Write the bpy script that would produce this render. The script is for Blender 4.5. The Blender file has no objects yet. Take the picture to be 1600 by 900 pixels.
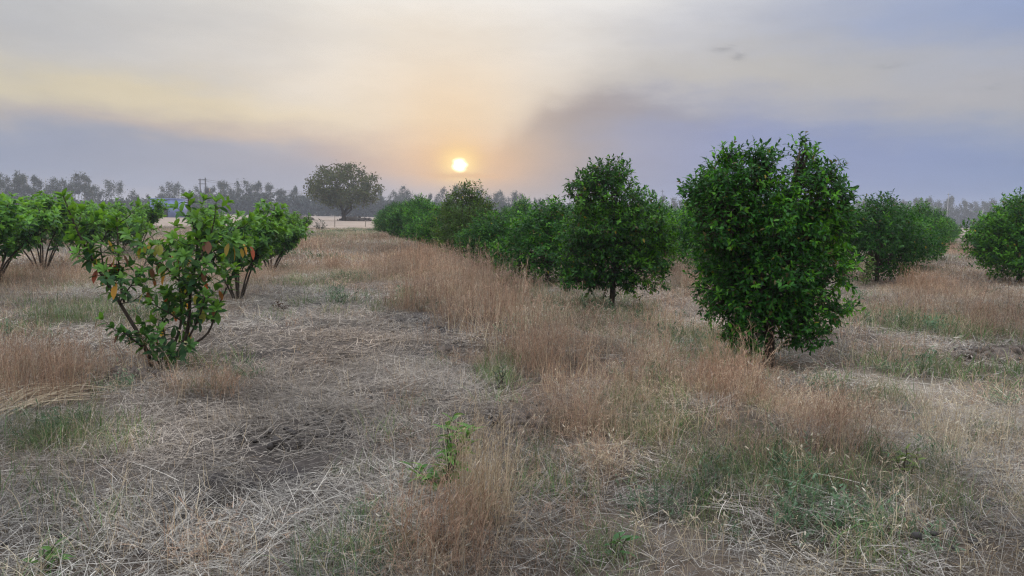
import bpy, math
import numpy as np
from mathutils import Matrix, Vector

S = bpy.context.scene
COL = S.collection
R = math.radians
PI = math.pi

# ------------------------------------------------------------------ camera
F = 1170.0                       # focal length in pixels of a 1600 px wide picture
EYE = 1.6
PITCH, ROLL = R(5.47), R(1.12)
cam_rot = Matrix.Rotation(R(90) - PITCH, 3, 'X') @ Matrix.Rotation(ROLL, 3, 'Z')
cd = bpy.data.cameras.new('camera')
cd.sensor_width = 36.0
cd.lens = 36.0 * F / 1600
cd.clip_start, cd.clip_end = 0.05, 6000
cam = bpy.data.objects.new('camera', cd)
cam.matrix_world = Matrix.Translation((0, 0, EYE)) @ cam_rot.to_4x4()
COL.objects.link(cam)
S.camera = cam
CR = np.array(cam_rot)


def pdir(px, py):
    v = CR @ np.array([(px - 800) / F, (450 - py) / F, -1.0])
    return v / np.linalg.norm(v)


def gp(px, py):
    """ground point seen at a photograph pixel (flat ground)"""
    d = pdir(px, py)
    t = -EYE / d[2]
    return np.array([d[0] * t, d[1] * t])


def hz(px):
    """row of the horizon at a photograph column"""
    return 338 + (px - 800) * math.tan(ROLL)


def at_depth(px, y):
    """x for a photograph column at distance y"""
    return (px - 800) / F * y


def zpix(px, py, y):
    return EYE + (hz(px) - py) / F * y


# ------------------------------------------------------------------ noise
_tab = np.random.default_rng(5).random((256, 256))


def vnoise(x, y):
    xi, yi = np.floor(x).astype(int), np.floor(y).astype(int)
    fx, fy = x - xi, y - yi
    fx, fy = fx * fx * (3 - 2 * fx), fy * fy * (3 - 2 * fy)
    a = _tab[xi & 255, yi & 255]; b = _tab[(xi + 1) & 255, yi & 255]
    c = _tab[xi & 255, (yi + 1) & 255]; d = _tab[(xi + 1) & 255, (yi + 1) & 255]
    return (a + (b - a) * fx) * (1 - fy) + (c + (d - c) * fx) * fy


def fbm(x, y, s, o=4):
    r, a, t = 0, 1, 0
    for i in range(o):
        r = r + a * vnoise(x / s + 17.3 * i + 40, y / s + 9.1 * i + 71); t += a
        a *= .5; s *= .5
    return r / t


def ss(a, b, x):
    t = np.clip((x - a) / (b - a), 0, 1)
    return t * t * (3 - 2 * t)


# ------------------------------------------------------------------ orchard grid
DU = np.array([-0.2385, 0.9711]); DV = np.array([0.9711, 0.2385])


def uv2xy(u, v):
    return DU * u + DV * v


# zones of the ground: (px, py, rx, ry, weight) traced once from the photograph and projected on the ground plane
ZONES = {
    'red': [(640, 425, 70, 25, 1), (735, 470, 110, 38, 1.2), (790, 500, 80, 30, 1), (855, 550, 75, 38, 1.1), (930, 590, 80, 30, 1),
            (1090, 605, 120, 45, 1.2), (1170, 640, 60, 30, .9), (905, 660, 70, 40, .8), (740, 790, 110, 80, 1), (960, 740, 60, 40, .7), (60, 590, 95, 45, 1.0),
            (50, 440, 120, 20, .8), (450, 430, 60, 14, .9), (335, 605, 45, 25, .9), (1490, 395, 70, 25, 1), (1440, 500, 130, 18, .8),
            (1310, 430, 40, 25, .8), (1070, 440, 60, 30, .8), (1060, 510, 60, 18, .7), (1560, 500, 60, 30, .7), (1300, 690, 50, 22, .7), (1250, 745, 60, 30, .7),
            (520, 385, 60, 20, .7), (1420, 560, 90, 14, .6), (700, 400, 60, 20, .7), (430, 880, 80, 25, .4), (300, 880, 60, 20, .5), (1040, 690, 50, 40, .6), (1000, 640, 70, 40, .8)],
    'pale': [(755, 730, 32, 75, 1.4), (1450, 690, 190, 55, .7), (1360, 620, 70, 14, .8), (1550, 650, 90, 22, .8), (740, 650, 30, 20, .8),
             (1120, 875, 90, 25, .7), (870, 520, 60, 40, .4), (200, 850, 60, 40, .8), (1000, 640, 40, 60, .3), (1230, 590, 60, 18, .4), (1550, 740, 80, 30, .5), (1050, 590, 50, 30, .4)],
    'green': [(140, 492, 75, 20, 1), (110, 682, 120, 22, 1), (530, 855, 70, 50, 1.1), (1105, 545, 60, 22, 1), (925, 485, 80, 20, 1), (1065, 690, 70, 35, 1),
              (1150, 770, 100, 45, .9), (1310, 830, 110, 55, 1.1), (1345, 605, 50, 16, .9), (1490, 588, 110, 14, 1.1), (1590, 820, 30, 60, .8),
              (335, 570, 50, 20, 1), (545, 470, 70, 14, .7), (1430, 500, 60, 14, .9), (850, 755, 60, 25, .9), (560, 365, 70, 8, 1), (500, 440, 40, 8, .7), (780, 600, 25, 18, .7),
              (1480, 520, 90, 18, .5), (60, 880, 60, 25, .7), (960, 850, 40, 30, .6), (1390, 770, 60, 30, .6), (830, 455, 60, 14, .7), (640, 720, 60, 20, .4)],
    'path': [(1330, 590, 70, 12, .9), (1420, 610, 90, 13, 1), (1520, 636, 100, 15, 1), (1600, 660, 90, 17, 1), (1090, 500, 60, 9, .8), (1230, 585, 60, 8, .5), (1130, 470, 60, 10, .6), (1050, 480, 50, 8, .6)],
    'soil': [(815, 668, 50, 22, 1.2), (400, 762, 85, 14, 1.1), (330, 785, 60, 12, 1.1), (460, 735, 60, 9, 1.2), (270, 805, 40, 9, 1.1), (560, 600, 60, 9, .8), (430, 560, 60, 8, .6), (640, 560, 40, 12, .8), (660, 500, 40, 9, .7), (620, 700, 50, 12, .7), (700, 552, 40, 16, 1), (210, 592, 45, 15, 1.2), (480, 690, 110, 28, .7),
             (640, 640, 80, 30, .55), (1580, 558, 50, 12, 1.2), (1240, 605, 90, 25, .7), (520, 740, 60, 14, .9), (570, 500, 100, 25, .3), (1380, 470, 60, 14, .4), (450, 620, 90, 30, .4)],
    'straw': [(560, 462, 110, 25, .9), (545, 430, 60, 16, .9), (530, 402, 40, 10, .8), (500, 600, 230, 120, 1), (250, 780, 330, 80, 1.2), (480, 510, 120, 40, .9), (100, 530, 140, 25, .7), (1250, 640, 130, 30, .6),
              (1400, 700, 240, 80, .8), (1000, 860, 300, 60, .6), (1380, 540, 200, 25, .7), (1150, 800, 300, 90, .5)],
}
_Z = {}
for k, zs in ZONES.items():
    L = []
    for px, py, rx, ry, w in zs:
        c = gp(px, py)
        sx = rx / F * c[1]
        far, near = gp(px, max(py - ry, hz(px) + 14))[1], gp(px, py + ry)[1]
        L.append((c[0], c[1], sx * 1.05, max((far - near) / 2, .12) * 1.05, w))
    _Z[k] = L


def zone(k, x, y):
    # the outline of each patch is broken up by noise
    wx = x + (fbm(x + 5, y, .7, 3) - .5) * .55
    wy = y + (fbm(x, y + 31, .7, 3) - .5) * .8
    r = np.zeros_like(x)
    for cx, cy, sx, sy, w in _Z[k]:
        r = np.maximum(r, w * np.exp(-(((wx - cx) / sx) ** 2 + ((wy - cy) / sy) ** 2) * .9))
    u = DU[0] * wx + DU[1] * wy; v = DV[0] * wx + DV[1] * wy
    strip = ss(-1.75, -1.0, v) * ss(1.45, 1.05, v) * ss(3.2, 4.2, u) * ss(17.5, 15.5, u)      # the mown strip between the rows
    ridge = ss(1.35, 1.9, v) * ss(3.9, 3.2, v) * ss(3.0, 5.0, u)                              # tall grass on the bund
    if k == 'straw': r = np.maximum(r, strip)
    elif k == 'red': r = np.maximum(r * (1 - .9 * strip), ridge * 1.1 * np.exp(-(u / 45) ** 2) * (.12 + .88 * ss(.40, .56, fbm(x + 140, y + 20, 1.0, 3))))
    elif k in ('pale', 'green'): r = r * (1 - .75 * strip)
    elif k == 'soil': r = np.maximum(r, np.exp(-((v - 1.4) / .26) ** 2) * ss(5, 6, u) * ss(15, 13, u) * ss(.46, .58, fbm(x + 70, y + 5, 1.1, 3)))   # hollows along the bund
    return r


def height(x, y):
    x = np.asarray(x, float); y = np.asarray(y, float)
    u = DU[0] * x + DU[1] * y; v = DV[0] * x + DV[1] * y
    near = np.exp(-((np.hypot(x, y)) / 60) ** 2)
    h = (fbm(x, y, 2.2, 3) - .5) * .16 * near + (fbm(x + 9, y, .5, 3) - .5) * .05 * near
    vv = v - 2.75 - .25 * np.sin(u * .35)
    h = h + .20 * np.exp(-(vv / .6) ** 2) * near * (.5 + fbm(x + 77, y, 1.1, 2))                   # earth bund along the citrus row
    so = np.clip(zone('soil', x, y), 0, 1)
    h = h + so * ((fbm(x, y, .17, 3) - .45) * .17)
    # two tractor ruts through the mown strip
    for off in (0.0, .45):
        a = gp(330, 790); b = gp(560, 725)
        d = (b - a) / np.linalg.norm(b - a); n = np.array([-d[1], d[0]])
        t = (x - a[0]) * d[0] + (y - a[1]) * d[1]; s = (x - a[0]) * n[0] + (y - a[1]) * n[1] - off
        L = np.linalg.norm(b - a)
        h = h - .085 * np.exp(-(s / .11) ** 2) * ss(-.4, .1, t) * ss(L + .5, L - .1, t) * (.6 + .8 * vnoise(t * 9, s * 3))
    return h


def hh(x, y):
    return float(height(np.array([x]), np.array([y]))[0])


# ------------------------------------------------------------------ mesh helpers
def make_mesh(name, v, tris=None, quads=None, col=None, smooth=True):
    me = bpy.data.meshes.new(name)
    v = np.asarray(v, np.float32)
    me.vertices.add(len(v)); me.vertices.foreach_set('co', v.ravel())
    idx, tot = [], []
    if tris is not None and len(tris):
        t = np.asarray(tris, np.int32); idx.append(t.ravel()); tot.append(np.full(len(t), 3, np.int32))
    if quads is not None and len(quads):
        q = np.asarray(quads, np.int32); idx.append(q.ravel()); tot.append(np.full(len(q), 4, np.int32))
    idx = np.concatenate(idx); tot = np.concatenate(tot)
    me.loops.add(len(idx)); me.loops.foreach_set('vertex_index', idx)
    me.polygons.add(len(tot))
    st = np.concatenate([[0], np.cumsum(tot)[:-1]]).astype(np.int32)
    me.polygons.foreach_set('loop_start', st); me.polygons.foreach_set('loop_total', tot)
    me.update(calc_edges=True)
    if smooth:
        me.polygons.foreach_set('use_smooth', np.ones(len(tot), bool))
    if col is not None:
        a = me.color_attributes.new('tone', 'FLOAT_COLOR', 'POINT')
        c = np.ones((len(v), 4), np.float32); c[:, :3] = col
        a.data.foreach_set('color', c.ravel())
    me.validate()
    return me


def link(name, me, mat=None, parent=None, loc=None, rz=0):
    o = bpy.data.objects.new(name, me)
    if mat is not None and me is not None and len(me.materials) == 0:
        me.materials.append(mat)
    if parent is not None:
        o.parent = parent
    if loc is not None:
        o.location = loc
    o.rotation_euler[2] = rz
    COL.objects.link(o)
    return o


def tag(o, label=None, cat=None, group=None, kind=None):
    if label: o['label'] = label
    if cat: o['category'] = cat
    if group: o['group'] = group
    if kind: o['kind'] = kind
    return o


class MB:
    """collects tubes, boxes and leaves into one mesh"""
    def __init__(s):
        s.v, s.t, s.q, s.c, s.n = [], [], [], [], 0

    def add(s, v, tris=None, quads=None, col=(1, 1, 1)):
        v = np.asarray(v, float)
        s.v.append(v)
        if tris is not None and len(tris): s.t.append(np.asarray(tris) + s.n)
        if quads is not None and len(quads): s.q.append(np.asarray(quads) + s.n)
        c = np.empty((len(v), 3)); c[:] = col
        s.c.append(c); s.n += len(v)

    def tube(s, pts, rad, sides=6, col=(1, 1, 1), cap=True):
        pts = np.asarray(pts, float); n = len(pts)
        rad = np.broadcast_to(np.asarray(rad, float), (n,))
        tan = np.gradient(pts, axis=0); tan /= np.linalg.norm(tan, axis=1, keepdims=True) + 1e-9
        ref = np.array([0.31, 0.87, .1]) if abs(tan[:, 2]).mean() > .5 else np.array([0, 0, 1.0])
        a = np.cross(tan, ref); a /= np.linalg.norm(a, axis=1, keepdims=True) + 1e-9
        b = np.cross(tan, a)
        th = np.arange(sides) * 2 * PI / sides
        ring = pts[:, None] + rad[:, None, None] * (np.cos(th)[None, :, None] * a[:, None] + np.sin(th)[None, :, None] * b[:, None])
        v = ring.reshape(-1, 3)
        i = np.arange(n - 1)[:, None] * sides; j = np.arange(sides)[None]; k = (j + 1) % sides
        q = np.stack([i + j, i + k, i + sides + k, i + sides + j], -1).reshape(-1, 4)
        tr = None
        if cap:
            v = np.vstack([v, pts[-1:]])
            e = (n - 1) * sides
            tr = [(e + m, e + (m + 1) % sides, n * sides) for m in range(sides)]
        s.add(v, tr, q, col)

    def box(s, x0, x1, y0, y1, z0, z1, col=(1, 1, 1)):
        v = [(x, y, z) for z in (z0, z1) for y in (y0, y1) for x in (x0, x1)]
        q = [(0, 2, 3, 1), (4, 5, 7, 6), (0, 1, 5, 4), (2, 6, 7, 3), (0, 4, 6, 2), (1, 3, 7, 5)]
        s.add(v, None, q, col)

    def mesh(s, name, smooth=True):
        return make_mesh(name, np.vstack(s.v), np.vstack(s.t) if s.t else None, np.vstack(s.q) if s.q else None, np.vstack(s.c), smooth)


def nrm(a):
    return a / (np.linalg.norm(a, axis=-1, keepdims=True) + 1e-9)


def leaf_arrays(mb, P, D, N, L, W, C, prof=((.0, .0), (.3, .9), (.65, .85), (1, 0)), fold=.25, droop=.25):
    """leaves: base points P, directions D, rough normals N, lengths, widths, colours; folded along the midrib and curved"""
    n = len(P)
    if n == 0: return
    D = nrm(D); X = nrm(np.cross(D, N)); Nn = nrm(np.cross(X, D))
    L = np.broadcast_to(L, (n,)); W = np.broadcast_to(W, (n,))
    vs, ids = [], []
    rng = np.random.default_rng(n)
    dr = droop * (.4 + 1.2 * rng.random(n))
    m = len(prof)
    cnt = 0
    rows = []
    for (t, w) in prof:
        c = P + D * (L * t)[:, None] - Nn * (L * dr * t * t)[:, None]
        if w == 0:
            vs.append(c); rows.append((cnt,)); cnt += 1
        else:
            e = X * (W * w * .5)[:, None]; f = Nn * (W * w * .5 * fold)[:, None]
            vs += [c - e + f, c, c + e + f]; rows.append((cnt, cnt + 1, cnt + 2)); cnt += 3
    V = np.stack(vs, 1)                                          # n x cnt x 3
    tr, qu = [], []
    for a, b in zip(rows[:-1], rows[1:]):
        if len(a) == 1:
            tr += [(a[0], b[1], b[0]), (a[0], b[2], b[1])]
        elif len(b) == 1:
            tr += [(a[0], a[1], b[0]), (a[1], a[2], b[0])]
        else:
            qu += [(a[0], a[1], b[1], b[0]), (a[1], a[2], b[2], b[1])]
    off = (np.arange(n) * cnt)[:, None, None]
    mb.add(V.reshape(-1, 3), (np.array(tr)[None] + off).reshape(-1, 3), (np.array(qu)[None] + off).reshape(-1, 4) if qu else None,
           np.repeat(C, cnt, axis=0))


# ------------------------------------------------------------------ materials
def mat(name):
    m = bpy.data.materials.new(name); m.use_nodes = True
    nt = m.node_tree; nt.nodes.clear()
    out = nt.nodes.new('ShaderNodeOutputMaterial')
    return m, nt, out


def nd(nt, t, **kw):
    n = nt.nodes.new(t)
    for k, v in kw.items():
        setattr(n, k, v)
    return n


def leaf_mat(name, trans=.3, rough=.42, gain=1.0, spec=.5):
    m, nt, out = mat(name)
    a = nd(nt, 'ShaderNodeAttribute', attribute_name='tone')
    oi = nd(nt, 'ShaderNodeObjectInfo')
    hs = nd(nt, 'ShaderNodeHueSaturation')
    mr = nd(nt, 'ShaderNodeMapRange'); mr.inputs['To Min'].default_value = .8 * gain; mr.inputs['To Max'].default_value = 1.2 * gain
    nt.links.new(oi.outputs['Random'], mr.inputs['Value']); nt.links.new(mr.outputs[0], hs.inputs['Value'])
    nt.links.new(a.outputs['Color'], hs.inputs['Color'])
    p = nd(nt, 'ShaderNodeBsdfPrincipled'); p.inputs['Roughness'].default_value = rough
    p.inputs['Specular IOR Level'].default_value = spec
    nt.links.new(hs.outputs[0], p.inputs['Base Color'])
    t = nd(nt, 'ShaderNodeBsdfTranslucent')
    mx = nd(nt, 'ShaderNodeMix', data_type='RGBA', blend_type='MULTIPLY'); mx.inputs[0].default_value = 1
    mx.inputs[7].default_value = (1.5, 1.35, .5, 1)
    nt.links.new(hs.outputs[0], mx.inputs[6]); nt.links.new(mx.outputs[2], t.inputs['Color'])
    ms = nd(nt, 'ShaderNodeMixShader'); ms.inputs[0].default_value = trans
    nt.links.new(p.outputs[0], ms.inputs[1]); nt.links.new(t.outputs[0], ms.inputs[2]); nt.links.new(ms.outputs[0], out.inputs[0])
    return m


def grass_mat(name):
    m, nt, out = mat(name)
    a = nd(nt, 'ShaderNodeAttribute', attribute_name='tone')
    t = nd(nt, 'ShaderNodeAttribute', attribute_name='tint', attribute_type='INSTANCER')
    mx = nd(nt, 'ShaderNodeMix', data_type='RGBA', blend_type='MULTIPLY'); mx.inputs[0].default_value = 1
    nt.links.new(a.outputs['Color'], mx.inputs[6]); nt.links.new(t.outputs['Color'], mx.inputs[7])
    p = nd(nt, 'ShaderNodeBsdfPrincipled'); p.inputs['Roughness'].default_value = .6; p.inputs['Specular IOR Level'].default_value = .3
    nt.links.new(mx.outputs[2], p.inputs['Base Color'])
    tr = nd(nt, 'ShaderNodeBsdfTranslucent'); nt.links.new(mx.outputs[2], tr.inputs['Color'])
    ms = nd(nt, 'ShaderNodeMixShader'); ms.inputs[0].default_value = .3
    nt.links.new(p.outputs[0], ms.inputs[1]); nt.links.new(tr.outputs[0], ms.inputs[2]); nt.links.new(ms.outputs[0], out.inputs[0])
    return m


def noisy_mat(name, c1, c2, scale=8, rough=.85, bump=.3, stretch=(1, 1, 1), attr=False):
    m, nt, out = mat(name)
    tc = nd(nt, 'ShaderNodeTexCoord'); mp = nd(nt, 'ShaderNodeMapping'); mp.inputs['Scale'].default_value = stretch
    nt.links.new(tc.outputs['Object'], mp.inputs[0])
    n = nd(nt, 'ShaderNodeTexNoise'); n.inputs['Scale'].default_value = scale; n.inputs['Detail'].default_value = 6; n.inputs['Roughness'].default_value = .65
    nt.links.new(mp.outputs[0], n.inputs['Vector'])
    r = nd(nt, 'ShaderNodeValToRGB'); r.color_ramp.elements[0].position = .35; r.color_ramp.elements[1].position = .68
    r.color_ramp.elements[0].color = (*c1, 1); r.color_ramp.elements[1].color = (*c2, 1)
    nt.links.new(n.outputs[0], r.inputs[0])
    p = nd(nt, 'ShaderNodeBsdfPrincipled'); p.inputs['Roughness'].default_value = rough; p.inputs['Specular IOR Level'].default_value = .3
    nt.links.new(r.outputs[0], p.inputs['Base Color'])
    b = nd(nt, 'ShaderNodeBump'); b.inputs['Strength'].default_value = bump; b.inputs['Distance'].default_value = .02
    nt.links.new(n.outputs[0], b.inputs['Height']); nt.links.new(b.outputs[0], p.inputs['Normal'])
    nt.links.new(p.outputs[0], out.inputs[0])
    return m


M_CITRUS = leaf_mat('citrus_leaf', .34, .45, 1.12, .2)
M_GUAVA = leaf_mat('guava_leaf', .38, .5, 1.1, .32)
M_LONE = leaf_mat('shade_tree_leaf', .25, .6)
M_EUCA = leaf_mat('eucalyptus_leaf', .2, .6)
M_WEED = leaf_mat('weed_leaf', .35, .5)
M_WITHER = leaf_mat('withered_leaf', .35, .6)
M_GRASS = grass_mat('grass_blade')
M_BARK = noisy_mat('dark_bark', (.035, .028, .022), (.10, .08, .06), 30, .9, .6, (1, 1, .25))
M_STEM = noisy_mat('guava_bark', (.028, .022, .018), (.085, .065, .05), 40, .8, .4, (1, 1, .3))
M_PALEBARK = noisy_mat('pale_bark', (.25, .23, .20), (.5, .47, .42), 2, .85, .3, (1, 1, .3))
M_SOIL = noisy_mat('dug_soil', (.075, .06, .052), (.19, .155, .13), 14, .95, .8)
M_CONC = noisy_mat('pole_concrete', (.3, .29, .28), (.42, .41, .4), 6, .8, .2)
M_DARKMETAL = noisy_mat('dark_metal', (.04, .04, .045), (.08, .08, .085), 6, .6, .1)
M_BLUE = noisy_mat('blue_wash', (.20, .26, .50), (.27, .33, .58), 1.5, .8, .15)
M_DARK = noisy_mat('dark_opening', (.02, .022, .03), (.04, .042, .05), 2, .7, .1)
M_STAKE = noisy_mat('weathered_wood', (.16, .13, .11), (.3, .26, .22), 12, .9, .4, (1, 1, .2))

# ------------------------------------------------------------------ ground: one sheet to the horizon
rr = [.25]
while rr[-1] < 1500:
    rr.append(rr[-1] * 1.0125 + .006)
rr = np.array(rr)
ang = np.concatenate([np.arange(-48, 48.01, .26), np.arange(52, 312, 5.0)]) * PI / 180
RR, AA = np.meshgrid(rr, ang, indexing='ij')
GX, GY = RR * np.sin(AA), RR * np.cos(AA)
gx, gy = GX.ravel(), GY.ravel()
gz = height(gx, gy)
na, nr = len(ang), len(rr)
i = np.arange(nr - 1)[:, None] * na; j = np.arange(na)[None]; k = (j + 1) % na
gq = np.stack([i + j, i + na + j, i + na + k, i + k], -1).reshape(-1, 4)
V = np.stack([gx, gy, gz], 1); V = np.vstack([V, [[0, 0, hh(0, 0)]]])
gt = [(m, (m + 1) % na, len(V) - 1) for m in range(na)]
so = np.clip(zone('soil', gx, gy), 0, 1); gr = np.clip(zone('green', gx, gy), 0, 1); rd = np.clip(zone('red', gx, gy), 0, 1); sw = np.clip(zone('straw', gx, gy), 0, 1)
gu = DU[0] * gx + DU[1] * gy
base = np.array([.15, .115, .088])
gc = np.empty((len(gx), 3)); gc[:] = base
for wgt, c in ((sw * .8, (.085, .074, .068)), (rd * .7, (.10, .07, .052)), (gr * .7, (.075, .075, .04)), (np.clip(zone('path', gx, gy), 0, 1) * .8, (.42, .36, .29)), (so * .95, (.058, .052, .053))):
    gc = gc * (1 - wgt[:, None]) + np.array(c) * wgt[:, None]
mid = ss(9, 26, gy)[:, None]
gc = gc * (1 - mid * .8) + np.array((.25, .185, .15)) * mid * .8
gc *= (.62 + .76 * fbm(gx, gy, .45, 4))[:, None]
gc = np.vstack([gc, [base]])
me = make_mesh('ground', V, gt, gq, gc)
m, nt, out = mat('dry_earth')
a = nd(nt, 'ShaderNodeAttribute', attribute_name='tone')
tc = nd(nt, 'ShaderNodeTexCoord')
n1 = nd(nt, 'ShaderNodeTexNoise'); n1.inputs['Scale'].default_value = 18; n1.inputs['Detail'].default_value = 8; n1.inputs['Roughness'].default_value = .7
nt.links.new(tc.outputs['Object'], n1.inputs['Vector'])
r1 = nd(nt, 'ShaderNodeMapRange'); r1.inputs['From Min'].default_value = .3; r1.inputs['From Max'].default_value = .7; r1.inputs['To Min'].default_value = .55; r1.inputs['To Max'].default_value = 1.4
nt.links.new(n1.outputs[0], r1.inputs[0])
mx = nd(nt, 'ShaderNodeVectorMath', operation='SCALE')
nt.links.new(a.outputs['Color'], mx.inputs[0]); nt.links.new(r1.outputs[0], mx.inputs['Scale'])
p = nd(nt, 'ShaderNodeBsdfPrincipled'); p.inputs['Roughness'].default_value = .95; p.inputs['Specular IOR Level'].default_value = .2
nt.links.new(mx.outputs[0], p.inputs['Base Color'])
b = nd(nt, 'ShaderNodeBump'); b.inputs['Strength'].default_value = .7; b.inputs['Distance'].default_value = .03
nt.links.new(n1.outputs[0], b.inputs['Height']); nt.links.new(b.outputs[0], p.inputs['Normal']); nt.links.new(p.outputs[0], out.inputs[0])
tag(link('ground', me, m), kind='structure')

# harvested wheat field beyond the orchard
M_FIELD = noisy_mat('wheat_stubble', (.28, .22, .18), (.39, .31, .26), .12, .95, .1, (1, 3, 1))
fa, fb = np.array([-420, 15.0]), np.array([700, 420.0])
P0 = gp(540, 358.0); P1 = gp(1515, 368.5)
dn = nrm(P1 - P0)
mb = MB()
e0, e1 = P0 - dn * 500, P1 + dn * 700
n_ = np.array([-dn[1], dn[0]])
ts = np.linspace(0, 1, 90)
near = e0[None] + (e1 - e0)[None] * ts[:, None] + n_[None] * ((fbm(ts * 400, ts * 0, 6, 3) - .5) * 7)[:, None]
far = near + n_[None] * 900
v = np.vstack([np.c_[near, np.full(90, .06)], np.c_[far, np.full(90, .06)]])
q = [(m_, m_ + 1, 91 + m_, 90 + m_) for m_ in range(89)]
mb.add(v, None, q, (1, 1, 1))
tag(link('field', mb.mesh('field', False), M_FIELD), kind='structure')


# ------------------------------------------------------------------ citrus trees
def dirs(rng, n):
    v = rng.normal(size=(n, 3)); return nrm(v)


def curve(a, b, rng, n=5, wob=.06, sag=0):
    t = np.linspace(0, 1, n)[:, None]
    p = np.array(a) * (1 - t) + np.array(b) * t
    L = np.linalg.norm(np.array(b) - np.array(a))
    p[1:-1] += rng.normal(size=(n - 2, 3)) * wob * L
    p[:, 2] += sag * L * np.sin(PI * t[:, 0])
    return p


def citrus(seed, blobs, sprays, leaf=.075, trunk_r=.05, base_z=.3, flush=.12, twigs=True, low=.12, olive=0.0, per=(7, 12), bare=0.0):
    """blobs: (x, y, z, rx, ry, rz). Sprays of leaves stand on and inside an uneven shell; returns trunk mesh and crown mesh."""
    rng = np.random.default_rng(seed)
    tb, lb = MB(), MB()
    B = np.array(blobs, float)
    vol = (B[:, 3] * B[:, 4] + B[:, 3] * B[:, 5] + B[:, 4] * B[:, 5]); vol /= vol.sum()
    top = B[np.argmax(B[:, 2])]
    ctr = np.array([B[:, 0].mean() * .5, B[:, 1].mean() * .5, 0])
    spine = np.array([(0, 0, -.08), (.01, 0, base_z * .5), (ctr[0] * .5, ctr[1] * .5, base_z), (ctr[0], ctr[1], base_z + .35 * (top[2] - base_z)), (top[0] * .8, top[1] * .8, top[2])])
    tb.tube(spine, [trunk_r * 1.35, trunk_r * 1.05, trunk_r, trunk_r * .6, trunk_r * .2], 8)
    for bl in B:
        st = spine[2] + (spine[3] - spine[2]) * rng.random()
        tb.tube(curve(st, bl[:3], rng, 5, .07), np.linspace(trunk_r * .5, trunk_r * .15, 5), 6)
        for _ in range(5):
            e = bl[:3] + dirs(rng, 1)[0] * bl[3:6] * .75
            tb.tube(curve(bl[:3] * .8 + st * .2, e, rng, 4, .08), np.linspace(trunk_r * .22, trunk_r * .07, 4), 4)
    which = rng.choice(len(B), sprays, p=vol)
    d = dirs(rng, sprays)
    d[:, 2] = np.where(rng.random(sprays) < .25, np.abs(d[:, 2]), d[:, 2])
    c, rad = B[which, :3], B[which, 3:6]
    lump = .74 + .52 * vnoise(d[:, 0] * 3.0 + which * 3.7 + 50, d[:, 2] * 3.0 + d[:, 1] * 2.4 + 50)
    sh = np.where(rng.random(sprays) < .74, .80 + .24 * rng.random(sprays), .35 + .5 * rng.random(sprays))
    p = c + d * rad * (lump * sh)[:, None]
    keep = p[:, 2] > low + .08 * rng.random(sprays)
    if bare: keep &= ~((np.hypot(p[:, 0], p[:, 1] + .3) < .42) & (p[:, 2] < bare + .10 * rng.random(sprays)) & (p[:, 1] < .4) & (np.abs(p[:, 0]) < .16))
    ins = np.full(sprays, 9.0)
    for kk, bl in enumerate(B):                                     # thin what lies deep inside other lobes
        q = np.linalg.norm((p - bl[:3]) / bl[3:6], axis=1)
        ins = np.minimum(ins, np.where(which == kk, 9, q))
    keep &= (ins > .6) | (rng.random(sprays) < .25)
    p, d, which = p[keep], d[keep], which[keep]
    n = len(p)
    ax = nrm(d + np.array([0, 0, .45]) + rng.normal(size=(n, 3)) * .45)
    tl = rng.uniform(.10, .24, n) * (leaf / .075)
    fl = vnoise(p[:, 0] * 2.2 + 20 + seed, p[:, 2] * 2.2 + p[:, 1] * 1.7 + 30)   # patches of young flush
    young = (rng.random(n) < flush) | ((fl > .66) & (rng.random(n) < .55))
    P, D, N, L, W, C = [], [], [], [], [], []
    nl = rng.integers(per[0], per[1], n)
    for kk in range(per[1]):
        s = nl > kk
        f = (kk + .5) / nl[s]
        a_ = kk * 2.4 + rng.random(s.sum()) * .6
        x1 = nrm(np.cross(ax[s], np.array([.2, .3, .9]))); x2 = np.cross(ax[s], x1)
        side = x1 * np.cos(a_)[:, None] + x2 * np.sin(a_)[:, None]
        op = (1.15 - .75 * f)[:, None]
        dd = nrm(ax[s] * (1 - .55 * op) + side * op + rng.normal(size=(s.sum(), 3)) * .16 - np.array([0, 0, .12]))
        P.append(p[s] + ax[s] * (tl[s] * f)[:, None]); D.append(dd)
        N.append(nrm(ax[s] * .6 + np.array([0, 0, .8]) + rng.normal(size=(s.sum(), 3)) * .3))
        l = leaf * rng.uniform(.65, 1.25, s.sum()); L.append(l); W.append(l * rng.uniform(.40, .52, s.sum()))
        y = young[s] & (rng.random(s.sum()) < .85)
        dk = np.array([.016, .070, .014]); lt = np.array([.095, .270, .022]); md = np.array([.038, .140, .018])
        r_ = rng.random(s.sum())[:, None]
        cc = np.where(y[:, None], lt * (.7 + .6 * r_), np.where(rng.random(s.sum())[:, None] < .5, dk, md) * (.7 + .6 * r_))
        if olive:
            cc = cc * (1 - olive) + np.array([.085, .085, .03]) * olive * (.6 + .8 * r_)
        ye = rng.random(s.sum()) < .004
        cc[ye] = (.30, .24, .03)
        br_ = rng.random(s.sum()) < .02
        cc[br_] = (.10, .085, .03)
        C.append(cc)
    leaf_arrays(lb, np.vstack(P), np.vstack(D), np.vstack(N), np.concatenate(L), np.concatenate(W), np.vstack(C))
    if twigs:
        for a_, b_ in zip(p - ax * .10, p + ax * tl[:, None]):
            tb.tube([a_, b_], [.004, .002], 3, cap=False)
    return tb.mesh('trunk'), lb.mesh('crown')


def tree(name, meshes, loc, rz, label, cat, group, mats, scale=(1, 1, 1)):
    e = bpy.data.objects.new(name, None); e.empty_display_size = .3
    COL.objects.link(e); e.location = loc; e.rotation_euler[2] = rz; e.scale = scale
    tag(e, label, cat, group)
    link('trunk', meshes[0], mats[0], e)
    link('crown', meshes[1], mats[1], e)
    return e


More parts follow.
